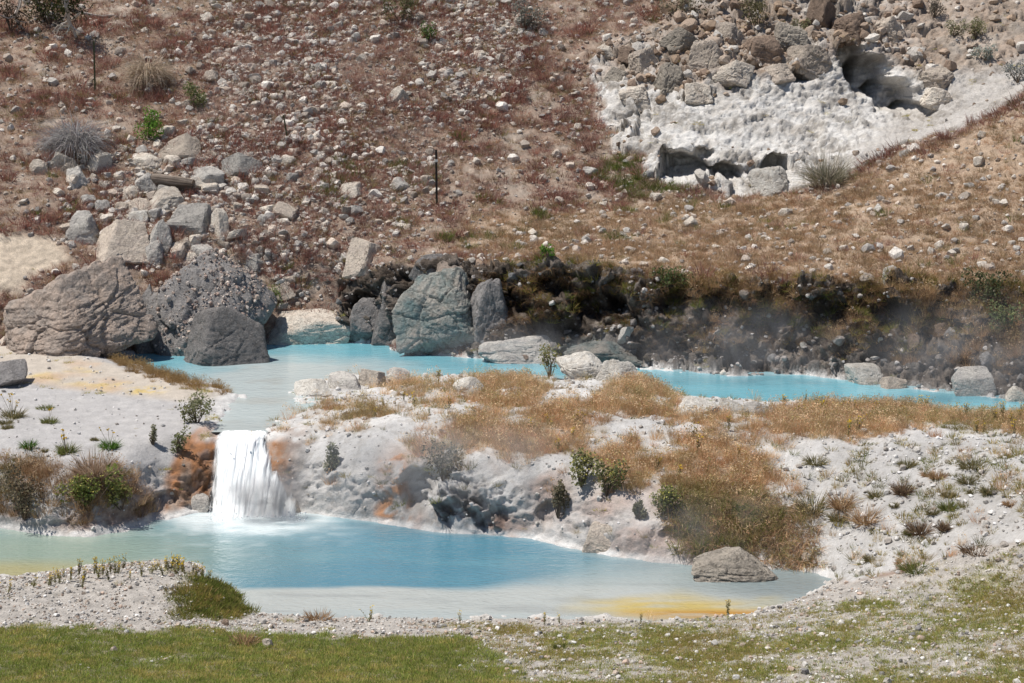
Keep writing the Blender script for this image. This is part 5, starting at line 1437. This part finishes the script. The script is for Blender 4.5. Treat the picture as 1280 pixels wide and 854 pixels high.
# flowering shrubs and bushes on the island front
YEL = (.55, .50, .14)
FS = [(758, 616, 44, 46, 'tall yellow-speckled shrub at the front of the golden grass', [(.16, .165, .075), (.22, .21, .10), (.11, .12, .05)]),
      (727, 604, 44, 42, 'broad yellow-speckled shrub at the edge of the white sinter hollow', [(.16, .165, .075), (.22, .21, .10)]),
      (832, 648, 40, 34, 'yellow-green shrub on the grey slope left of the hanging grass', [(.15, .165, .06), (.21, .21, .09)]),
      (797, 646, 16, 24, 'slim grey-green shrub alone on the grey slope', [(.15, .145, .09), (.2, .19, .12)]),
      (698, 634, 22, 46, 'thin brownish shrub hanging beside the pink-stained bank', [(.16, .14, .09), (.21, .18, .12)]),
      (554, 590, 60, 54, 'dusky shrub filling the steaming gully of the island bank', [(.12, .11, .07), (.17, .15, .10), (.09, .08, .055)]),
      (414, 602, 26, 34, 'grey-green shrub clinging to the white bank right of the fall', [(.15, .155, .10), (.21, .21, .14)])]
for k, (a, b, w, h, lab, cols) in enumerate(FS):
    leafy_shrub(lab, a, b, w, h, cols, 361 + 3 * k, 'shrub', 700, .03, flower=YEL if 'yellow' in lab else None, group='shrubs on the island bank', name='bank_shrub')
# terrace scarp
leafy_shrub('leafy green and yellow shrub on the terrace scarp', 112, 642, 58, 50, [(.16, .19, .05), (.22, .23, .08), (.11, .13, .04)], 391, 'shrub', 900, .035, flower=YEL, group='shrubs on the terrace scarp', name='scarp_shrub')
leafy_shrub('low yellow-green shrub at the right end of the scarp brush', 152, 640, 40, 36, [(.17, .18, .06), (.23, .22, .09)], 394, 'shrub', 700, .03, flower=YEL, group='shrubs on the terrace scarp', name='scarp_shrub')
leafy_shrub('dark brown bush at the left of the scarp brush', 30, 650, 76, 66, [(.09, .075, .05), (.14, .115, .08), (.19, .16, .10)], 397, 'shrub', 1100, .03, group='shrubs on the terrace scarp', name='scarp_shrub')
leafy_shrub('dusty green shrub on top of the orange wall by the fall', 246, 530, 54, 38, [(.17, .17, .095), (.23, .22, .13), (.13, .14, .07)], 401, 'shrub', 800, .03, group='shrubs on the terrace scarp', name='scarp_shrub')
leafy_shrub('thin green shrub on the white slope next to the orange wall', 222, 566, 30, 34, [(.14, .155, .07), (.2, .2, .1)], 404, 'shrub', 350, .028, group='shrubs on the terrace scarp', name='scarp_shrub')
leafy_shrub('slender grey-green plant standing on the terrace above the scarp', 192, 556, 14, 24, [(.17, .17, .10), (.22, .21, .13)], 407, 'weed', 220, .025, group='shrubs on the terrace scarp', name='scarp_shrub')
p = mop('tan fluffy dry bush on the terrace above the green scarp shrubs', 118, 606, 66, 40, [(.42, .30, .21), (.48, .36, .26), (.36, .25, .17)], 409, 'dry bush', 'dry_bush', 520, .6, .011)


# single tufts, each its own object
def tuft_thing(label, px, py, wpx, hpx, kind, seed, group, flowers=0):
    p, s = place(px, py)
    w, h = wpx * s / 2, max(hpx * s, .05)
    cols = {'green': GREEN, 'olive': OLIVE, 'vivid': VIVID, 'dry': STRAW, 'brown': BROWN}[kind]
    me = tuft_mesh('grass_tuft', seed, 240, h * 1.1, w * .85, .013, .5, .6, cols + (OLIVE[:1] if kind == 'green' else []), 3)
    o = link('grass_tuft', me, M_PLANT, None, p)
    setp(o, label, 'grass tuft', group)
    if flowers:
        F = Leafage(seed + 500); r = F.r
        T = Leafage(seed + 501)
        for k in range(flowers):
            e = Vector((r.normal(0, w * .6), r.normal(0, w * .4), h * r.uniform(1.1, 1.9)))
            T.twig([(0, 0, 0), tuple(e)], .004, .003, (.2, .17, .08), 3)
            for j in range(4): F.leaf(e + Vector(r.normal(0, .01, 3)), .032, vary((.55, .36, .02), r), 1.1)
        link('flower_stems', T.mesh('flower_stems'), M_PLANT, o)
        link('flowers', F.mesh('flowers'), M_PLANT, o)
    return o


G1 = 'green tufts on the sinter terrace'
TT = [(16, 522, 26, 16, 'olive', 'olive tuft with tall orange flowers at the left of the terrace', 9), (8, 530, 14, 8, 'olive', 'flat olive tuft just under the tall orange flowers', 0), (10, 537, 10, 8, 'olive', 'smallest olive tuft in the column under the orange flowers', 0),
      (57, 511, 20, 8, 'green', 'low flat green tuft on the upper grey terrace', 0), (61, 529, 18, 10, 'green', 'green tuft with one orange flower on the grey terrace', 2), (36, 559, 15, 12, 'vivid', 'compact bright tuft casting a shadow on white sinter', 0),
      (83, 566, 20, 16, 'green', 'green tuft with yellow flowers above the tan dry bush', 7), (137, 559, 20, 14, 'vivid', 'rounded bright green tuft just above the tan dry bush', 3), (118, 550, 6, 6, 'olive', 'tiny yellow-green tuft left of the rounded bright one', 0),
      (56, 564, 6, 5, 'olive', 'tiny yellow-green tuft between the two bright ones', 0), (19, 575, 8, 4, 'olive', 'faint flat tuft low on the terrace', 0), (152, 592, 18, 10, 'olive', 'grey-olive tuft at the right of the tan dry bush', 1)]
for k, (a, b, w, h, kd, lab, fl) in enumerate(TT):
    tuft_thing(lab, a, b, w, h, kd, 600 + 9 * k, G1, fl)
G2 = 'tufts on the pale slope right of the pool'
RT = [(1020, 578, 22, 14, 'olive', 'dark olive tuft on white ground under the rim grass'), (1015, 638, 34, 28, 'olive', 'biggest olive tuft at the left of the pale slope'), (1052, 636, 20, 28, 'dry', 'upright dry tuft next to the biggest olive one'),
      (1048, 652, 22, 12, 'olive', 'low grey-olive tuft below the upright dry one'), (1082, 656, 28, 24, 'dry', 'rounded brown tuft in the middle of the pale slope'), (1096, 620, 18, 12, 'olive', 'small green-tipped tuft above the rounded brown one'),
      (1128, 622, 16, 20, 'brown', 'thin reddish tuft on the smooth white ground'), (1118, 636, 10, 6, 'olive', 'tiny dull tuft under the thin reddish one'), (1150, 666, 26, 22, 'brown', 'brown-olive tuft beside scattered stones on the pale slope'),
      (1136, 668, 10, 8, 'green', 'small green tuft left of the brown-olive one'), (1166, 648, 14, 8, 'olive', 'flat tuft above the brown-olive one'), (1180, 662, 14, 12, 'brown', 'dark tuft right of the brown-olive one'),
      (1172, 600, 20, 12, 'dry', 'dry tuft at the top of the right white dome'), (1186, 622, 16, 8, 'olive', 'flat olive tuft on the right of the white dome'), (1186, 638, 18, 16, 'green', 'green tuft highest above the shore stones'),
      (1210, 605, 22, 12, 'olive', 'olive tuft right of the white dome'), (1236, 618, 18, 12, 'olive', 'olive tuft on the open grey slope'), (1216, 616, 12, 6, 'olive', 'small flat tuft between the two olive ones'),
      (1215, 585, 36, 16, 'olive', 'broad olive tuft under the rim grass at the far right'), (1160, 594, 14, 8, 'dry', 'small dry tuft above the right white dome'), (1134, 582, 20, 12, 'olive', 'olive tuft in the grassy strip above the white dome'),
      (1145, 712, 40, 16, 'green', 'dark green patch at the foot of the pale slope'), (1222, 690, 46, 12, 'brown', 'flat orange-brown cushion on the right slope'), (1088, 700, 16, 8, 'olive', 'small olive tuft near the pool corner'),
      (1126, 700, 12, 6, 'dry', 'thin dry tuft above the dark green patch'), (1262, 632, 14, 8, 'dry', 'small dry tuft at the far right of the grey slope')]
for k, (a, b, w, h, kd, lab) in enumerate(RT):
    tuft_thing(lab, a, b, w, h, kd, 800 + 9 * k, G2)
tuft_thing('dry tuft rooted in the dip of the lawn around the whitish stone', 306, 806, 36, 16, 'dry', 1201, None)
tuft_thing('green tuft by the lawn edge at the bottom of the picture', 700, 812, 14, 9, 'green', 1205, None)
tuft_thing('rusty dry weed on the shore beside the pale shallows', 398, 776, 34, 16, 'dry', 1209, None)

# ------------------------------------------------------------ posts, log, dead limbs
M_STEEL = bpy.data.materials.new('dark_steel'); M_STEEL.use_nodes = True
_b = M_STEEL.node_tree.nodes['Principled BSDF']; _b.inputs['Base Color'].default_value = (.035, .028, .025, 1); _b.inputs['Roughness'].default_value = .7; _b.inputs['Metallic'].default_value = .3
M_OLIVE = bpy.data.materials.new('olive_paint'); M_OLIVE.use_nodes = True
_b = M_OLIVE.node_tree.nodes['Principled BSDF']; _b.inputs['Base Color'].default_value = (.075, .075, .03, 1); _b.inputs['Roughness'].default_value = .75
M_WHITE = bpy.data.materials.new('white_plastic'); M_WHITE.use_nodes = True
_b = M_WHITE.node_tree.nodes['Principled BSDF']; _b.inputs['Base Color'].default_value = (.75, .74, .68, 1); _b.inputs['Roughness'].default_value = .5


def box_bm(bm, x0, x1, y0, y1, z0, z1):
    vs = [bm.verts.new(c) for c in ((x0, y0, z0), (x1, y0, z0), (x1, y1, z0), (x0, y1, z0), (x0, y0, z1), (x1, y0, z1), (x1, y1, z1), (x0, y1, z1))]
    for q in ((0, 3, 2, 1), (4, 5, 6, 7), (0, 1, 5, 4), (1, 2, 6, 5), (2, 3, 7, 6), (3, 0, 4, 7)):
        bm.faces.new([vs[k] for k in q])


def tee_post(label, px, py, hpx, wid, mat, tag=None, lean=(0, 0)):
    p, s = place(px, py)
    h = hpx * s * 1.02
    root = empty('fence_post', p, label, 'fence post', 'old steel fence posts on the hillside')
    bm = bmesh.new()
    box_bm(bm, -wid / 2, wid / 2, -.004, .004, -.3, h)                     # flange
    box_bm(bm, -.005, .005, .0045, .034, -.3, h - .002)                     # web
    for k in range(int(h / .055)):
        box_bm(bm, -.009, .009, -.012, -.0045, .04 + k * .055, .062 + k * .055)   # studs
    me = bpy.data.meshes.new('post'); bm.to_mesh(me); bm.free()
    link('post', me, mat, root)
    if tag is not None:
        bm = bmesh.new(); box_bm(bm, -.035, .035, -.035, -.0125, h * tag - .03, h * tag + .03); box_bm(bm, -.055, -.0355, -.03, -.015, h * tag - .012, h * tag + .04)
        bmesh.ops.bevel(bm, geom=bm.edges[:], offset=.004, segments=1, affect='EDGES')
        me = bpy.data.meshes.new('wire_clip'); bm.to_mesh(me); bm.free()
        link('wire_clip', me, M_WHITE, root)
    root.rotation_euler = (lean[0], lean[1], .25)
    return root


tee_post('tall dark steel fence post with a small white clip near its top', 546, 256, 68, .055, M_STEEL, .80, (0, -.005))
tee_post('thin olive fence post standing alone under the dead tree limbs', 119, 119, 65, .045, M_OLIVE, None, (0, .01))
tee_post('short leaning stake among the scree right of the bright green bush', 360, 180, 34, .04, M_OLIVE, None, (0, -.14))

# weathered log
p = Vector(pt(216, 227, D=ground_at(215, 236).y - .15)); s = p.y / FPX
L = Leafage(1301); r = L.r
nl, nc = 60, 40
xs = np.linspace(-.5, .5, nl)[:, None]; th = np.linspace(0, 2 * np.pi, nc, endpoint=False)[None, :]
q = np.stack([np.repeat(xs, nc, 1), np.cos(th) * np.ones_like(xs), np.sin(th) * np.ones_like(xs)], -1).reshape(-1, 3)
rr = .13 * (1 + .35 * fbm(q * np.array([1.2, 2.2, 2.2]), 1.5, 4, 5) + .13 * fbm(q * np.array([.8, 6, 6]), 1.0, 3, 6)) * np.repeat((1 - .25 * np.abs(xs[:, 0] * 2) ** 4), nc)
lv = np.stack([q[:, 0] * 55 * s + .03 * fbm(q, 4, 2, 7), q[:, 1] * rr, q[:, 2] * rr * 1.15 - .03 * q[:, 0]], 1)
i = np.arange(nl * nc).reshape(nl, nc)
f4 = np.stack([i[:-1], np.roll(i, -1, 1)[:-1], np.roll(i, -1, 1)[1:], i[1:]], -1).reshape(-1, 4)
ends = [np.array([[0, k, k + 1] for k in range(1, nc - 1)]), np.array([[0, k + 1, k] for k in range(1, nc - 1)]) + (nl - 1) * nc]
gr = np.clip(.5 + 1.4 * fbm(q * np.array([.7, 7, 7]), 1.0, 3, 8), 0, 1)[:, None]
lc = np.array([[.09, .07, .055]]) * (1 - gr) + np.array([[.28, .23, .19]]) * gr
lm = earth_mat('weathered_wood', fine=40, contrast=.25, bump=.4)
lo = link('weathered_log', mesh_np('weathered_log', lv, [f4, ends[0], ends[1]], lc, True), lm, None, p)
lo.rotation_euler = (0, R(4), R(-12))
setp(lo, 'dark split weathered log lying across the boulder pile', 'log')


def limb(label, px_pts, dback, r0, seed, twigs=8, sub=2, col=(.60, .55, .50), fol=None):
    """a bleached dead limb hanging in front of the slope, with side twigs"""
    g = ground_at(px_pts[-1][0], px_pts[-1][1])
    pts = [Vector(pt(a, b, D=g.y - .05 - .6 * dback * (1 - k / (len(px_pts) - 1)))) for k, (a, b) in enumerate(px_pts)]
    base = pts[-1].copy()
    root = empty('dead_limb', base, label, 'dead branch', 'dead tree limbs at the top corner')
    A_, B_ = Leafage(seed), Leafage(seed + 1); r = A_.r
    dense = []
    for k in range(len(pts) - 1):
        for t in np.linspace(0, 1, 5)[:-1]:
            dense.append(tuple(pts[k].lerp(pts[k + 1], t) - base + Vector(r.normal(0, .012, 3))))
    dense.append(tuple(pts[-1] - base))
    A_.twig(dense, r0 * 2.0, r0 * .8, col, 7)
    for k in range(twigs):
        a = Vector(dense[int(r.integers(2, len(dense)))]); d = Vector((r.normal(0, 1), r.normal(0, .5), -abs(r.normal(.3, .4)))).normalized()
        q = [tuple(a)]; w = a.copy()
        for j in range(4):
            d = (d + Vector(r.normal(0, .3, 3))).normalized(); w = w + d * r.uniform(.06, .16); q.append(tuple(w))
        B_.twig(q, r0 * .7, .010, vary(col if r.uniform() < .55 else (.10, .08, .065), r), 4)
    link('branch', A_.mesh('branch'), M_PLANT, root)
    link('twigs', B_.mesh('twigs'), M_PLANT, root)
    if fol:
        F = Leafage(seed + 2)
        for k in range(fol):
            a = Vector(dense[int(r.integers(0, len(dense) // 2))])
            F.leaf(a + Vector((r.normal(0, .25), r.normal(.1, .2), r.normal(.05, .16))), .05, vary((.055, .06, .02), r, .4), 2.0)
        link('foliage', F.mesh('foliage'), M_PLANT, root)
    return root


limb('thickest bleached limb hanging down towards a grey-blue stone', [(78, -30), (84, 8), (86, 25), (95, 47)], 1.1, .045, 1401, 14, fol=700)
limb('bleached limb reaching sideways across the red grass', [(64, 6), (90, 14), (120, 20), (148, 20)], .7, .03, 1411, 10)
limb('bleached limb with a forked dark tip left of the thickest one', [(40, -30), (46, 2), (52, 18)], .9, .035, 1421, 9, fol=250)
limb('short broken limb nearest the corner with dark shadow under it', [(30, -25), (24, 8), (19, 22), (25, 36)], .8, .03, 1431, 12)
limb('thin curved limb beneath the thickest one, touching the grass', [(100, 16), (84, 28), (72, 32), (66, 40)], .5, .02, 1441, 9)

#STEAM
# ------------------------------------------------------------ steam drifting off the hot water
scene.cycles.volume_step_rate = 1.0
scene.cycles.volume_max_steps = 64


def steam(label, px, py, D, rx, ry, rz, density, scale=1.2):
    m = bpy.data.materials.new('steam'); m.use_nodes = True
    nt = m.node_tree; nt.nodes.clear()
    out = nt.nodes.new('ShaderNodeOutputMaterial')
    vol = nt.nodes.new('ShaderNodeVolumePrincipled')
    vol.inputs['Color'].default_value = (.95, .96, .97, 1); vol.inputs['Anisotropy'].default_value = .1
    tc = nt.nodes.new('ShaderNodeTexCoord'); geo = nt.nodes.new('ShaderNodeNewGeometry')
    ln = N(nt, 'ShaderNodeVectorMath', operation='LENGTH'); nt.links.new(tc.outputs['Object'], ln.inputs[0])
    fall_ = N(nt, 'ShaderNodeMapRange', i_From_Min=1.0, i_From_Max=0.1, interpolation_type='SMOOTHSTEP'); nt.links.new(ln.outputs['Value'], fall_.inputs['Value'])
    n1 = N(nt, 'ShaderNodeTexNoise', i_Scale=scale, i_Detail=3.0, i_Roughness=.55, i_Distortion=.6); nt.links.new(geo.outputs['Position'], n1.inputs['Vector'])
    r1 = N(nt, 'ShaderNodeMapRange', i_From_Min=.38, i_From_Max=.72); nt.links.new(n1.outputs['Fac'], r1.inputs['Value'])
    mu = N(nt, 'ShaderNodeMath', operation='MULTIPLY'); nt.links.new(fall_.outputs[0], mu.inputs[0]); nt.links.new(r1.outputs[0], mu.inputs[1])
    m2 = N(nt, 'ShaderNodeMath', operation='MULTIPLY'); nt.links.new(mu.outputs[0], m2.inputs[0]); m2.inputs[1].default_value = density
    nt.links.new(m2.outputs[0], vol.inputs['Density']); nt.links.new(vol.outputs[0], out.inputs['Volume'])
    v, f = ICO[3]
    me = mesh_np('steam', v, f, None, True)
    o = link('steam', me, m, None, pt(px, py, D=D))
    o.scale = (rx, ry, rz)
    return setp(o, label, 'steam', None, 'stuff')


steam('white spray and steam rising from the foot of the waterfall', 330, 618, 27.0, .95, .6, .55, 6.0, 2.6)
steam('steam drifting along the white bank right of the waterfall', 545, 585, 26.6, 3.4, 1.2, 1.1, .9)
steam('steam over the pool by the hanging grass', 840, 668, 24.6, 2.6, 1.0, .8, .9)
steam('steam rising off the stream in front of the dark bank', 930, 440, 34.0, 3.0, 1.0, 1.3, .55)
steam('steam hanging over the far end of the stream', 1210, 445, 32.0, 2.8, 1.0, 1.5, .55)
steam('faint steam along the stream before the teal outcrop', 660, 440, 36.0, 4.2, .8, .8, .8)


# stones that would read the same are told apart by which lies higher
_same = {}
for o in bpy.data.objects:
    if o.parent is None and o.get('label') and o.get('category') == 'stone':
        _same.setdefault(o['label'], []).append(o)
for lab, os_ in _same.items():
    if len(os_) > 1:
        os_.sort(key=lambda o: -o.location.z)
        wd = {2: ['upper', 'lower'], 3: ['topmost', 'middle', 'lowest']}.get(len(os_), ['topmost', 'second'] + ['middle'] * (len(os_) - 4) + ['second lowest', 'lowest'])
        for o, w in zip(os_, wd):
            o['label'] = f'{lab}, {w}'
